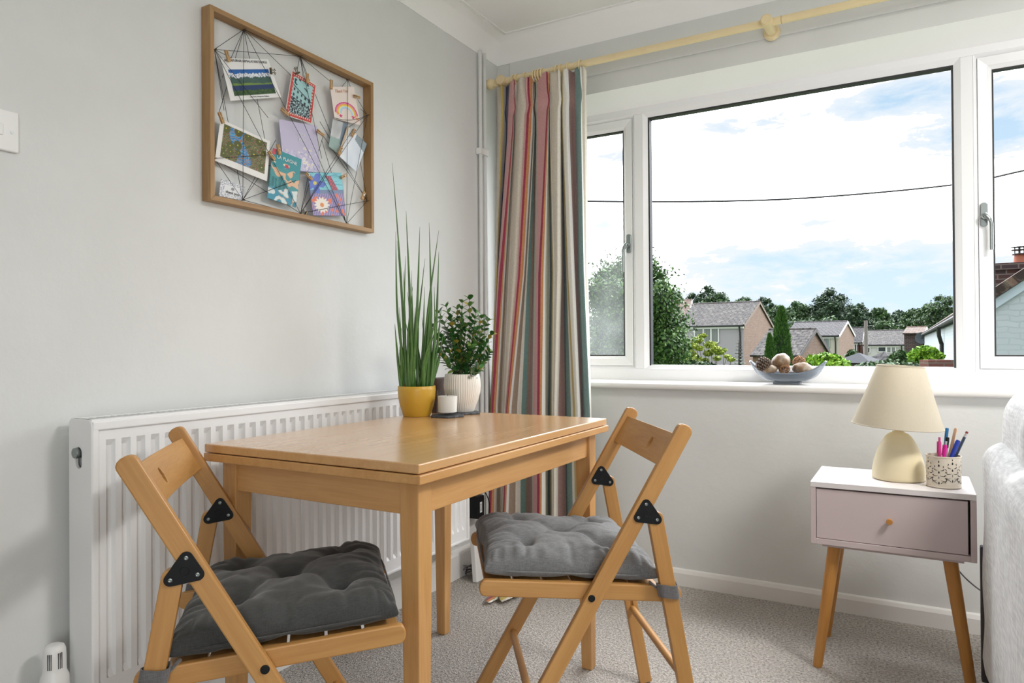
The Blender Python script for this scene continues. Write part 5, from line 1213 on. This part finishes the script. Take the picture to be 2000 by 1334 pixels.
def foliage(name, parent, blobs, n, size, mat, seed, core=.80, **kw):
    V, Fq = leaves(blobs, n, size, seed, **kw); vs = V.tolist(); fs = Fq.tolist(); k0 = len(fs)
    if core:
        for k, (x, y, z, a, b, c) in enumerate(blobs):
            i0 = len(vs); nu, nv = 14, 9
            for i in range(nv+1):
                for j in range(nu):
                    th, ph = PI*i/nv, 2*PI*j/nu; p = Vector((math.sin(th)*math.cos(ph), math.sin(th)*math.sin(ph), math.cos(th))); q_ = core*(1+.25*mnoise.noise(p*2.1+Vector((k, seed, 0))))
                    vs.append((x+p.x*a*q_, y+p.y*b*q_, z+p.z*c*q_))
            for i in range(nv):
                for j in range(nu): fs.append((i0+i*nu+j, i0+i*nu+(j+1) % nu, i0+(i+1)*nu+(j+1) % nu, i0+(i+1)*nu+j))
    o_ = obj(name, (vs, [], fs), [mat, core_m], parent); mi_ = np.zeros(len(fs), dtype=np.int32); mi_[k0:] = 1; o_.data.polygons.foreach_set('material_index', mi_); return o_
def tree(label, px, pyt, wpx, D_, mat, n=2600, leaf=.3, seed=0, hgt=None, name='tree', blobs=None, zbase=GZ, group=None, core=.74, nb=17, pyb=None):
    top = at(px, pyt, D_); hw = wpx/2*D_/FPX; z0_ = at(px, pyb, D_).z if pyb else zbase+1.2; H = top.z-z0_
    t_ = thing(name, label, 'tree', (top.x, top.y, zbase), 0, group); rr = random.Random(seed); bs = []
    zt = top.z-zbase; zl0 = z0_-zbase
    for k in range(nb):
        f = (k+.5)/nb; a_ = k*2.4+seed; env = hw*math.sqrt(max(.05, 1-((f-.35)/.68)**2)); r0 = hw*rr.uniform(.20, .36)*(1.15-.45*f); q = max(0, env-r0)*rr.uniform(.55, 1.0)
        bs.append((q*math.cos(a_), q*math.sin(a_), min(zl0+H*(.10+.82*f), zt-r0*.6), r0, r0, r0*rr.uniform(.6, .95)))
    bs.append((0, 0, zl0+H*.42, hw*.72, hw*.72, H*.44))
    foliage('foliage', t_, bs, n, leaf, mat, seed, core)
    obj('trunk', cyl(B(), (0, 0, 0), (0, 0, (top.z-zbase)*.6), max(.06, hw*.07), max(.03, hw*.03), 8), bark, t_, smooth='all'); return t_
# --- distant tree line
for k, (px, py, wd, D_, mt, lab) in enumerate([
    (1318, 562, 60, 95, 'mid', 'rounded mid green tree on the skyline just right of the birch'), (1383, 550, 62, 110, 'dark', 'dark feathery tree rising highest above the grey house roof'), (1352, 566, 50, 100, 'dark', 'small dark tree left of the feathery tree on the skyline'),
    (1400, 572, 120, 88, 'mid', 'broad green tree crown directly behind the grey house roof'), (1450, 578, 90, 92, 'mid', 'green tree behind the right end of the grey house roof'), (1490, 575, 70, 100, 'dark', 'dark tree at the dip of the skyline left of the conifer'),
    (1525, 596, 90, 84, 'mid', 'green tree behind the conifer top'), (1560, 588, 90, 80, 'pale', 'paler green tree left of the large dark tree'), (1622, 562, 120, 78, 'dark', 'large domed dark tree in the middle of the skyline'), (1672, 590, 80, 74, 'dark', 'dark tree on the right shoulder of the large domed tree'),
    (1715, 600, 70, 105, 'mid', 'mid green tree behind the telegraph pole'), (1755, 606, 80, 110, 'dark', 'low dark tree on the skyline above the red brick gable'), (1792, 600, 90, 100, 'mid', 'low green tree just left of the tall willow'), (1845, 572, 110, 70, 'pale', 'pale green willow rising behind the cottage roof'), (1815, 592, 80, 76, 'mid', 'rounded green tree at the left foot of the willow'),
    (1210, 560, 120, 90, 'mid', 'green tree far behind the birch in the left window pane'), (1275, 575, 70, 92, 'dark', 'dark distant tree hidden partly behind the birch')]):
    tree(lab, px, py, wd, D_, G[mt], 5200, D_*.0019, 40+k, group='trees on the skyline', pyb=668)
tree('wide pale green tree mass behind the garden shed roofs', 1590, 622, 150, 72, G['mid'], 2600, .2, 90, group='trees on the skyline', pyb=672)
# --- the big birch close to the house
tB = at(1230, 500, 13.5); bt_ = thing('birch_tree', 'tall leafy birch tree close outside the left part of the window', 'tree', (tB.x, tB.y, GZ))
bs = []; fr = random.Random(2)
def bb_(px, py, D_, r0, rz=None): p = at(px, py, D_); bs.append((p.x-tB.x, p.y-tB.y, p.z-GZ, r0, r0, rz or r0))
for px, py, r0 in [(1195, 545, .34), (1225, 528, .30), (1170, 575, .36), (1215, 590, .50), (1180, 640, .52), (1240, 645, .62), (1280, 545, .26), (1290, 590, .40), (1300, 640, .42), (1285, 690, .60), (1200, 710, .60), (1310, 680, .34), (1160, 690, .5), (1265, 610, .42), (1240, 560, .38), (1318, 650, .22), (1180, 552, .22), (1262, 520, .22)]:
    bb_(px, py, 13.5+fr.uniform(-.7, .7), r0)
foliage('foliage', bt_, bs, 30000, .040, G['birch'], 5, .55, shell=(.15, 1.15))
V, Fq = leaves([(b[0], b[1], b[2]+.15, b[3]*1.25, b[4]*1.25, b[5]*1.35) for b in bs], 5000, .034, 6, shell=(.5, 1.25)); obj('outer_sprays', (V.tolist(), [], Fq.tolist()), G['birch'], bt_)
bm = B()
for px, py in ((1205, 560), (1222, 540), (1290, 580), (1180, 590), (1265, 560)):
    p = at(px, py, 13.5); a0 = Vector((.25*(px-1225)/60, 0, .4)); tube(bm, bez([a0*.3, Vector((p.x-tB.x, p.y-tB.y, p.z-GZ))*.5+Vector((.1, 0, .2)), Vector((p.x-tB.x, p.y-tB.y, p.z-GZ))], 5), [.075-.006*i for i in range(11)], 7)
obj('trunk', bm, bark, bt_, smooth='all')
# --- materials for buildings
def bricks(name, c1, c2, mortar, sc=1.0, bw=.225, bh=.075, rough_=False):
    m_ = bpy.data.materials.new(name); m_.use_nodes = True; t = NT(m_.node_tree); b = t.n['Principled BSDF']; tcn = t.new('ShaderNodeTexCoord'); sp = t.new('ShaderNodeSeparateXYZ', inp={0: tcn.outputs['Object']})
    cv = t.new('ShaderNodeCombineXYZ', inp={0: t.m('ADD', sp.outputs[0], sp.outputs[1]), 1: sp.outputs[2], 2: 0.0})
    if rough_:
        wn = t.new('ShaderNodeTexNoise', inp={'Vector': cv.outputs[0], 'Scale': 5.0, 'Detail': 3.0}); ws = t.new('ShaderNodeVectorMath', operation='SCALE', inp={0: wn.outputs['Color'], 'Scale': .09})
        cv = t.new('ShaderNodeVectorMath', operation='ADD', inp={0: cv.outputs[0], 1: ws.outputs[0]})
    br = t.new('ShaderNodeTexBrick', inp={'Vector': cv.outputs[0], 'Color1': (*c1, 1), 'Color2': (*c2, 1), 'Mortar': (*mortar, 1), 'Scale': 1.0*sc, 'Mortar Size': .010, 'Brick Width': bw, 'Row Height': bh, 'Bias': .1})
    nz = t.new('ShaderNodeTexNoise', inp={'Vector': cv.outputs[0], 'Scale': 2.5, 'Detail': 4.0}); t.l.new(t.mix(t.ramp(nz.outputs[0], [(.35, 0), (.7, .4)]), br.outputs[0], c2), b.inputs['Base Color']); b.inputs['Roughness'].default_value = .9
    bp = t.new('ShaderNodeBump', inp={'Height': br.outputs[1], 'Strength': -.6, 'Distance': .01}); t.l.new(bp.outputs[0], b.inputs['Normal']); return m_
def tiles(name, c1, c2, lichen, row=.30):
    m_ = bpy.data.materials.new(name); m_.use_nodes = True; t = NT(m_.node_tree); b = t.n['Principled BSDF']; tcn = t.new('ShaderNodeTexCoord')
    br = t.new('ShaderNodeTexBrick', inp={'Vector': tcn.outputs['Object'], 'Color1': (*c1, 1), 'Color2': (*c2, 1), 'Mortar': (c2[0]*.25, c2[1]*.25, c2[2]*.25, 1), 'Scale': 1.0, 'Mortar Size': .045, 'Brick Width': .32, 'Row Height': row, 'Mortar Smooth': .3})
    nz = t.new('ShaderNodeTexNoise', inp={'Vector': tcn.outputs['Object'], 'Scale': 5.0, 'Detail': 5.0, 'Roughness': .7}); t.l.new(t.mix(t.ramp(nz.outputs[0], [(.5, 0), (.64, .75)]), br.outputs[0], lichen), b.inputs['Base Color']); b.inputs['Roughness'].default_value = .9
    return m_
BR = {'orange': bricks('orange_brick', (.195, .115, .075), (.13, .072, .048), (.20, .165, .135)), 'red': bricks('red_brick', (.17, .06, .042), (.11, .042, .032), (.15, .12, .10)), 'dark': bricks('dark_stock_brick', (.09, .037, .03), (.035, .028, .032), (.16, .135, .12)),
      'white': bricks('white_painted_brick', (.42, .46, .48), (.39, .43, .455), (.34, .38, .405), rough_=True), 'grey': pmat('grey_render', (.335, .318, .345), .9), 'cream': pmat('cream_render', (.46, .44, .38), .9), 'pale': pmat('white_render', (.46, .46, .46), .9)}
RT = {'dark': tiles('weathered_dark_tiles', (.055, .047, .044), (.036, .031, .030), (.13, .12, .105)), 'grey': tiles('grey_slate_tiles', (.062, .056, .058), (.050, .047, .050), (.085, .08, .08)), 'brown': tiles('old_brown_tiles', (.16, .09, .06), (.11, .065, .05), (.18, .15, .11), .16), 'felt': pmat('black_roof_felt', (.025, .028, .034), .8)}
BW = pmat('white_painted_timber', (.66, .67, .68), .5); WG = pmat('dark_window_glass', (.045, .055, .06), .25, spec=.15); CU_ = pmat('net_curtain', (.30, .32, .31), .8); GUT = pmat('black_guttering', (.012, .012, .014), .5)
def house(name, label, cpx, D_, rpx, G_, lpx, pye, pyr, wall, roof, gwall, over=.18, windows=(), zb=GZ, verge=BW, gutter=True, pitchx=None):
    """cpx: corner nearest us; gable wall G_ long runs to rpx; front wall runs to lpx (perpendicular)"""
    P0 = at(cpx, 670, D_); zE = at(cpx, pye, D_).z; best = None
    for i in range(0, 7200):
        a_ = i*PI/3600; g = Vector((math.cos(a_), math.sin(a_), 0)); q_ = P0+g*G_
        if (q_-P0).dot(CF) < 0: continue
        e = abs(pxof(q_)[0]-rpx)
        if best is None or e < best[0]: best = (e, g)
    g = best[1]; f_ = Vector((-g.y, g.x, 0)); f_ = f_ if pxof(P0+f_*2)[0] < cpx else -f_
    lo, hi_ = .2, 60
    for _ in range(40):
        mid_ = (lo+hi_)/2; dd = (P0+f_*mid_-CP).dot(CF)
        if dd > 1 and pxof(P0+f_*mid_)[0] > lpx: lo = mid_
        else: hi_ = mid_
    Lf = lo; gm_ = P0+g*(G_/2); zR = at(*((pxof(gm_)[0]), pyr), (gm_-CP).dot(CF)).z
    mt = Matrix(((f_.x, g.x, 0, P0.x), (f_.y, g.y, 0, P0.y), (0, 0, 1, zb), (0, 0, 0, 1)))     # local x along the front, y along the gable
    h = thing(name, label, 'building'); h.matrix_world = mt; flip = f_.cross(g).z < 0
    zE -= zb; zR -= zb; mi_ = 1
    bm = B(); box(bm, 0, Lf, 0, G_, 0, zE); 
    v = [bm.verts.new(p) for p in ((0, 0, zE), (0, G_, zE), (0, G_/2, zR-.05), (Lf, 0, zE), (Lf, G_, zE), (Lf, G_/2, zR-.05))]
    bm.faces.new(v[:3]); bm.faces.new(v[3:])
    bm.normal_update()
    for fc in bm.faces: fc.material_index = 1 if abs(fc.normal.x) > .5 else 0
    obj('wall', bm, [wall, gwall], h)
    sl = Vector((0, G_/2, zR-zE)).length; ang = math.atan2(zR-zE, G_/2)
    for s in (0, 1):
        y0_ = 0 if s == 0 else G_; sg = 1 if s == 0 else -1
        oo = Vector((-over*.4, y0_-sg*over*math.cos(ang), zE-over*math.sin(ang)))
        m2 = frame_mtx(oo, (1, 0, 0), (0, sg*math.cos(ang), math.sin(ang)))
        obj('roof_slope', mbox(0, Lf+over*.8, 0, sl+over+.02, 0 if not (s ^ 0) else -.08, .08 if not s else 0), roof, h, m2)
        obj('barge_board', mbox(-.03, .0, 0, sl+over+.02, -.12, .05), verge, h, m2)
    obj('ridge', cyl(B(), (-over*.4, G_/2, zR+.03), (Lf+over*.4, G_/2, zR+.03), .11, .11, 8), roof, h)
    if gutter:
        obj('fascia', mbox(0, Lf, -.10, -.02, zE-.24, zE-.03), BW, h); obj('gutter', cyl(B(), (0, -.18, zE-.06), (Lf, -.18, zE-.06), .065, .065, 8), GUT, h)
        obj('downpipe', tube(B(), [(.25, -.17, zE-.1), (.22, -.08, zE-.5), (.22, -.05, zE-.9), (.22, -.05, 0)], .05, 8), GUT, h)
    for (x0, x1, y0, y1, kind) in windows:      # given as pixels on the front wall
        def fx(px):
            lo, hi_ = 0, Lf
            for _ in range(30):
                m_ = (lo+hi_)/2
                if pxof(P0+f_*m_)[0] > px: lo = m_
                else: hi_ = m_
            return lo
        X1, X0 = fx(x0), fx(x1); dm = (P0+f_*((X0+X1)/2)-CP).dot(CF); Z1 = at((x0+x1)/2, y0, dm).z-zb; Z0 = at((x0+x1)/2, y1, dm).z-zb
        wnd = obj('window', mbox(X0, X1, -.03, -.005, Z0, Z1), WG, h); bm = B(); t_ = .07
        for bx in ((X0, X1, Z0, Z0+t_), (X0, X1, Z1-t_, Z1), (X0, X0+t_, Z0, Z1), (X1-t_, X1, Z0, Z1)): box(bm, bx[0], bx[1], -.08, -.02, bx[2], bx[3])
        nb = kind[0]
        for j in range(1, nb): xm = X0+(X1-X0)*j/nb; box(bm, xm-t_*.6, xm+t_*.6, -.08, -.02, Z0, Z1)
        obj('window_frame', bm, kind[1], wnd)
        if kind[2]: 
            bm = B()
            for j in range(14): xm = X0+t_+(X1-X0-2*t_)*(j+.1)/14; box(bm, xm, xm+(X1-X0)/14*.5, -.036, -.031, Z0+t_, Z1-t_)
            obj('blind', bm, CU_, wnd)
    return h
TEALF = pmat('pale_green_window_frame', (.28, .40, .38), .5)
house('house', 'two storey house with grey rendered front, dark tiled roof and orange brick gable', 1453, 45, 1508, 7.5, 1322, 634, 591, BR['grey'], RT['dark'], BR['orange'], verge=pmat('brown_verge', (.16, .12, .09), .8), windows=((1356, 1375, 637, 669, (1, BW, 1)), (1374, 1405, 637, 670, (2, BW, 1)), (1388, 1425, 712, 740, (2, BW, 0))))
house('house', 'house behind the birch showing a brown tiled roof with white barge boards', 1344, 60, 1356, 7, 1300, 617, 587, BR['red'], RT['brown'], BR['orange'], gutter=False)
house('outbuilding', 'single storey garage with dark tiled roof and brick gable behind the columnar conifer', 1559, 32, 1618, 5.2, 1470, 694, 645, BR['orange'], RT['dark'], BR['orange'], zb=GZ, gutter=False, verge=pmat('dark_verge', (.08, .07, .065), .7))
house('house', 'white fronted house with grey roof, green framed window and orange brick end wall', 1638, 55, 1668, 7, 1535, 655, 629, BR['cream'], RT['grey'], BR['orange'], windows=((1597, 1621, 658, 680, (2, TEALF, 1)),))
house('house', 'small brick house end with white barge boards right of the cream house', 1683, 68, 1691, 5, 1655, 668, 641, BR['red'], RT['grey'], BR['red'], windows=((1668, 1674, 671, 690, (1, BW, 0)),))
house('bungalow', 'long low white bungalow with mottled grey roof beyond the sheds', 1767, 62, 1776, 8, 1686, 673, 646, BR['pale'], RT['dark'], BR['red'], windows=((1687, 1700, 678, 690, (1, BW, 0)), (1714, 1731, 676, 688, (1, BW, 0)), (1731, 1750, 677, 690, (2, BW, 1))))
house('house', 'distant red tiled house among the trees above the bungalow', 1732, 120, 1737, 6, 1712, 630, 619, BR['red'], RT['brown'], BR['orange'], gutter=False)
house('house', 'second distant low dark roofed house among the trees', 1763, 105, 1768, 8, 1728, 642, 632, BR['red'], RT['grey'], BR['orange'], gutter=False)
house('outbuilding', 'old dark red brick outbuilding with a satellite dish left of the white cottage', 1802, 42, 1812, 6, 1766, 652, 641, BR['dark'], RT['brown'], BR['dark'], gutter=False)
ds = thing('satellite_dish', 'grey satellite dish on the dark red brick outbuilding', 'satellite dish', at(1800, 660, 41)); obj('dish', lathe([(0, 0), (.15, .02), (.28, .07), (.34, .12), (.33, .12), (.27, .08), (0, .01)], 24), pmat('dish_grey', (.10, .12, .14), .5), ds, Matrix.Rotation(PI/2*1.05, 4, 'X'), smooth=True); obj('arm', cyl(B(), (0, 0, -.05), (.1, -.45, .1), .015, .015, 6), GUT, ds)
# white cottage: a long range running away from us, gable end nearest
Pn = at(1937, 670, 9.0); Pf = at(1803, 670, 44.0); ax = (Pf-Pn); ax.z = 0; LL = ax.length; ax.normalize(); gx = Vector((ax.y, -ax.x, 0)); gx = gx if gx.dot(CR) > 0 else -gx
zE = at(1937, 583, 9.0).z-GZ; Wd = 5.6; zR = zE+Wd/2*.74
ct = thing('cottage', 'long white painted brick cottage with old brown tiled roof on the right', 'building'); ct.matrix_world = Matrix(((gx.x, ax.x, 0, Pn.x), (gx.y, ax.y, 0, Pn.y), (0, 0, 1, GZ), (0, 0, 0, 1)))
bm = B(); box(bm, 0, Wd, 0, LL, 0, zE); v = [bm.verts.new(p) for p in ((0, 0, zE), (Wd, 0, zE), (Wd/2, 0, zR))]; bm.faces.new(v); obj('wall', bm, BR['white'], ct)
sl = math.hypot(Wd/2, zR-zE); an = math.atan2(zR-zE, Wd/2)
for s in (0, 1):
    sg = 1 if s == 0 else -1; oo = Vector((0 if s == 0 else Wd, -.12, zE))-Vector((sg*math.cos(an), 0, math.sin(an)))*.12
    obj('roof_slope', mbox(0, LL+.2, 0, sl+.14, -.02, .09) if s else mbox(0, LL+.2, 0, sl+.14, -.09, .02), RT['brown'], ct, frame_mtx(oo, (0, 1, 0), (sg*math.cos(an), 0, math.sin(an))))
    obj('barge_board', mbox(0, sl+.12, -.13, -.03, -.01, .02), pmat('pale_blue_board', (.42, .50, .56), .6) if s == 0 else bpy.data.materials['pale_blue_board'], ct, frame_mtx(oo+Vector((0, .09, 0)), (sg*math.cos(an), 0, math.sin(an)), (-sg*math.sin(an), 0, math.cos(an))))
bm = B(); nr_ = 0
for k in range(int(LL/.35)): box(bm, -.10, .0, .1+k*.35, .16+k*.35, zE-.13, zE-.03)
obj('rafter_ends', bm, GUT, ct)['kind'] = 'stuff'
obj('gutter', cyl(B(), (-.13, .1, zE-.08), (-.13, LL, zE-.08), .05, .05, 8), GUT, ct)
def cy_at(px):
    lo, hi_ = 0, LL
    for _ in range(30):
        m_ = (lo+hi_)/2
        if pxof(Pn+ax*m_)[0] > px: lo = m_
        else: hi_ = m_
    return lo
yd = cy_at(1843); obj('downpipe', tube(B(), [(-.14, yd-.45, zE-.1), (-.12, yd-.2, zE-.35), (-.05, yd, zE-.6), (-.05, yd, 0)], .055, 8), GUT, ct)
yw_ = cy_at(1852); obj('window', mbox(-.02, .01, yw_, yw_+.5, 1.6, 2.7), BW, ct)
yw_ = cy_at(1814); obj('window', mbox(-.03, .01, yw_-3, yw_+3, 1.9, 3.1), TEALF, ct)
chp = at(1975, 670, 11.2); ch = Matrix(ct.matrix_world).inverted() @ Vector((chp.x, chp.y, 0)); zt_ = at(1975, 513, 11.2).z-GZ
chm = obj('chimney', mbox(ch.x-.36, ch.x+.5, ch.y-.3, ch.y+.4, zE-.3, zt_-.10), BR['dark'], ct); obj('chimney_cap', mbox(ch.x-.40, ch.x+.54, ch.y-.34, ch.y+.44, zt_-.13, zt_-.03), BR['dark'], chm)
cpx_ = ch.x+.12; obj('chimney_pot', cyl(B(), (cpx_, ch.y, zt_-.04), (cpx_, ch.y, zt_+.13), .085, .065, 16), pmat('terracotta', (.35, .12, .07), .8), chm, smooth=True)
bm = B(); cyl(bm, (cpx_, ch.y, zt_+.12), (cpx_, ch.y, zt_+.135), .10, .10, 14); cyl(bm, (cpx_, ch.y, zt_+.19), (cpx_, ch.y, zt_+.20), .11, .11, 14); cyl(bm, (cpx_, ch.y, zt_+.24), (cpx_, ch.y, zt_+.27), .12, .02, 14)
for a_ in range(4): cyl(bm, (cpx_+.06*math.cos(a_*PI/2), ch.y+.06*math.sin(a_*PI/2), zt_+.12), (cpx_+.06*math.cos(a_*PI/2), ch.y+.06*math.sin(a_*PI/2), zt_+.25), .008, .008, 5)
obj('cowl', bm, GUT, chm)
# low brick wall
lw = at(1804, 703, 10); rw = at(1858, 703, 10); wl_ = obj('garden_wall', mbox(0, (rw-lw).length, -.11, .11, 0, lw.z-GZ), BR['red'], None, frame_mtx((lw.x, lw.y, GZ), (rw-lw).xy.to_3d(), Vector((0, 0, 1)).cross((rw-lw).xy.to_3d()))); tag(wl_, 'low red brick garden wall in front of the cottage', 'wall')
# sheds with hipped roofs
def shed(label, px, pyt, l_, r_, pye, D_, roofm):
    c_ = at(px, pye, D_); w_ = (r_-l_)*D_/FPX/2; zt_ = at(px, pyt, D_).z; h = thing('garden_shed', label, 'shed', (c_.x, c_.y+w_*.6, GZ), 0, 'garden sheds'); ze = c_.z-GZ
    obj('wall', mbox(-w_*.86, w_*.86, -w_*.6, w_*.6, 0, ze), BR['dark'], h, Matrix.Rotation(-.45, 4, 'Z')); bm = B(); b4 = [bm.verts.new(p) for p in ((-w_, -w_*.75, ze-.03), (w_, -w_*.75, ze-.03), (w_, w_*.75, ze-.03), (-w_, w_*.75, ze-.03))]; tp = bm.verts.new((0, 0, zt_-GZ))
    bm.faces.new(b4[::-1])
    for i in range(4): bm.faces.new((b4[i], b4[(i+1) % 4], tp))
    obj('roof', bm, roofm, h, Matrix.Rotation(-.45, 4, 'Z')); return h
shed('garden shed with a black felt pyramid roof below the telegraph pole', 1676, 689, 1640, 1722, 707, 24, RT['felt'])
shed('garden shed with a paler weathered pyramid roof, right of the black one', 1726, 687, 1698, 1756, 702, 30, RT['grey'])
# telegraph pole and overhead wire
tp_ = at(1691, 626, 40); tpo = thing('telegraph_pole', 'weathered grey telegraph pole between the houses', 'telegraph pole', (tp_.x, tp_.y, GZ)); obj('pole', cyl(B(), (0, 0, 0), (0, 0, tp_.z-GZ), .13, .095, 12), pmat('grey_pole_timber', (.20, .18, .165), .9), tpo, smooth=True); obj('insulator', cyl(B(), (.08, 0, tp_.z-GZ-.35), (.3, 0, tp_.z-GZ-.30), .03, .03, 8), GUT, tpo)
wr = obj('overhead_wire', tube(B(), bez([at(px, py, 15) for px, py in ((900, 386), (1150, 393), (1400, 393), (1600, 385), (1860, 361), (2000, 333), (2200, 290))], 8), .019, 6), GUT, None, smooth='all'); tag(wr, 'single black overhead wire crossing the sky', 'wire')
# garden shrubs
def conifer(label, px, pyt, pyb, wpx, D_, seed, name='conifer'):
    tp = at(px, pyt, D_); bt = at(px, pyb, D_); hw = wpx/2*D_/FPX; H = tp.z-GZ; t_ = thing(name, label, 'conifer', (tp.x, tp.y, GZ)); r = np.random.default_rng(seed); n = 9000
    f = r.uniform(0, 1, n)**.9; zz = H*f; prof = hw*np.minimum(1, 1.15*(1-f)**.55)*np.minimum(1, .7+f*2); a = r.uniform(0, 2*PI, n); k = r.uniform(.72, 1.04, n); cx = prof*k*np.cos(a); cyy = prof*k*np.sin(a); c = np.stack([cx, cyy, zz], 1)
    out = np.stack([np.cos(a), np.sin(a), np.full(n, 1.9)], 1)+r.normal(size=(n, 3))*.35; out /= np.linalg.norm(out, axis=1)[:, None]; sd_ = np.cross(out, r.normal(size=(n, 3))); sd_ /= np.linalg.norm(sd_, axis=1)[:, None]; sz = hw*.20*r.uniform(.6, 1.3, (n, 1))
    V = np.stack([c-sd_*sz*.18, c+sd_*sz*.18, c+out*sz], 1).reshape(-1, 3); obj('foliage', (V.tolist(), [], np.arange(n*3).reshape(n, 3).tolist()), G['thuja'], t_)
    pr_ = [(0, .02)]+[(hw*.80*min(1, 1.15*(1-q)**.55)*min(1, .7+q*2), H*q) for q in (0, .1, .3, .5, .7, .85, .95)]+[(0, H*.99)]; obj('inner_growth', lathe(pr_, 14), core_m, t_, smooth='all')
conifer('columnar dark green conifer rising in front of the garage roof', 1526, 600, 720, 56, 24, 1); conifer('shorter conifer shoot tucked against the left of the columnar conifer', 1503, 652, 720, 38, 23.5, 2)
# small fir with tiers
fp = at(1443, 664, 20); ft = thing('fir_tree', 'small young fir tree with layered branches in front of the grey house', 'conifer', (fp.x, fp.y, GZ)); H = fp.z-GZ; r = np.random.default_rng(9); vs = []; fs = []
for k in range(26):
    f = k/26; zz = H*(.25+.75*f); Rr = .50*(1-f)**.9+.02
    for j in range(9):
        a_ = j*2*PI/9+k*.7; d = Vector((math.cos(a_), math.sin(a_), .12)).normalized(); s_ = Vector((-d.y, d.x, 0)).normalized()
        for q in range(14):
            p = Vector((0, 0, zz))+d*Rr*(q+1)/14; sg = 1 if q % 2 else -1; e = (d*.5+s_*sg+Vector((0, 0, -.15))).normalized()*.10*(1-.4*q/14); i0 = len(vs); vs += [tuple(p-d*.016), tuple(p+d*.016), tuple(p+e)]; fs.append((i0, i0+1, i0+2))
obj('foliage', (vs, [], fs), G['mid'], ft); obj('trunk', cyl(B(), (0, 0, 0), (0, 0, H), .05, .008, 8), bark, ft)
# light spreading shrub with yellow-green tips
ap = at(1380, 700, 18); at_ = thing('acacia_shrub', 'open branching shrub with yellow-green leaf clusters before the grey house', 'shrub', (ap.x, ap.y, GZ)); bs = []; bm = B(); ra = random.Random(8)
for px, py, r0 in [(1372, 656, .10), (1362, 664, .13), (1352, 676, .14), (1345, 690, .16), (1366, 680, .10), (1388, 674, .15), (1398, 682, .13), (1384, 690, .12), (1405, 688, .12), (1414, 684, .07), (1420, 696, .08), (1428, 702, .09), (1340, 705, .22), (1358, 700, .14), (1400, 700, .10), (1375, 705, .12)]:
    p = at(px, py, 18+ra.uniform(-.4, .4))-Vector((ap.x, ap.y, GZ)); bs.append((p.x, p.y, p.z, r0*1.15, r0*1.15, r0*.62)); b0 = Vector((ra.uniform(-.1, .1), ra.uniform(-.1, .1), 1.2)); tube(bm, bez([b0, b0*.5+p*.5+Vector((ra.uniform(-.15, .15), 0, -.12)), p], 5), [.022-.0017*i for i in range(11)], 6)
foliage('foliage', at_, bs, 6500, .035, G['acacia'], 12, 0, shell=(.1, 1.1)); obj('stems', bm, bark, at_, smooth='all')
def bush(label, px, py, wpx, hpx, D_, mat, seed, n=5000, leaf=.05, group='garden bushes'):
    c_ = at(px, py, D_); k = D_/FPX; t_ = thing('bush', label, 'bush', (c_.x, c_.y, GZ), 0, group); rr = random.Random(seed); bs = []; zt_ = c_.z-GZ
    for j in range(9): u = -1+2*(j+.5)/9; r0 = wpx*k*.16*rr.uniform(.8, 1.2); bs.append((CR.x*u*wpx*k*.40, CR.y*u*wpx*k*.40+rr.uniform(-.2, .2), zt_-r0*.75-hpx*k*.35*abs(u)**1.5*rr.uniform(.6, 1.2), r0, r0, r0*.8))
    bs.append((0, 0, zt_-hpx*k*.6-.1, wpx*k*.42, wpx*k*.3, hpx*k*.6)); bs.append((0, 0, (zt_-hpx*k)*.5, wpx*k*.3, wpx*k*.25, (zt_-hpx*k)*.5))
    foliage('foliage', t_, bs, n, leaf, mat, seed, .85); return t_
bush('bright lime green bush just right of the glass bowl', 1614, 692, 90, 36, 12, G['lime'], 3, 6000, .045); bush('bright green bush against the white cottage wall', 1806, 677, 62, 40, 16, G['lime'], 4, 6000, .055)
bush('dark green shrub growing below the paler shed', 1758, 686, 44, 34, 26, G['mid'], 6, 3500, .08); bush('grey green low shrub behind the lamp shade', 1740, 706, 150, 24, 11, G['pale'], 7, 5000, .04); bush('pale green trees low between the bungalow and the distant houses', 1722, 628, 60, 22, 80, G['pale'], 8, 3000, .22)
bush('low green hedge below the birch and shrub', 1350, 706, 120, 26, 14, G['mid'], 9, 6000, .05); bush('small green shrub between the cream house and the black roofed shed', 1665, 684, 26, 30, 28, G['pale'], 10, 2000, .07)
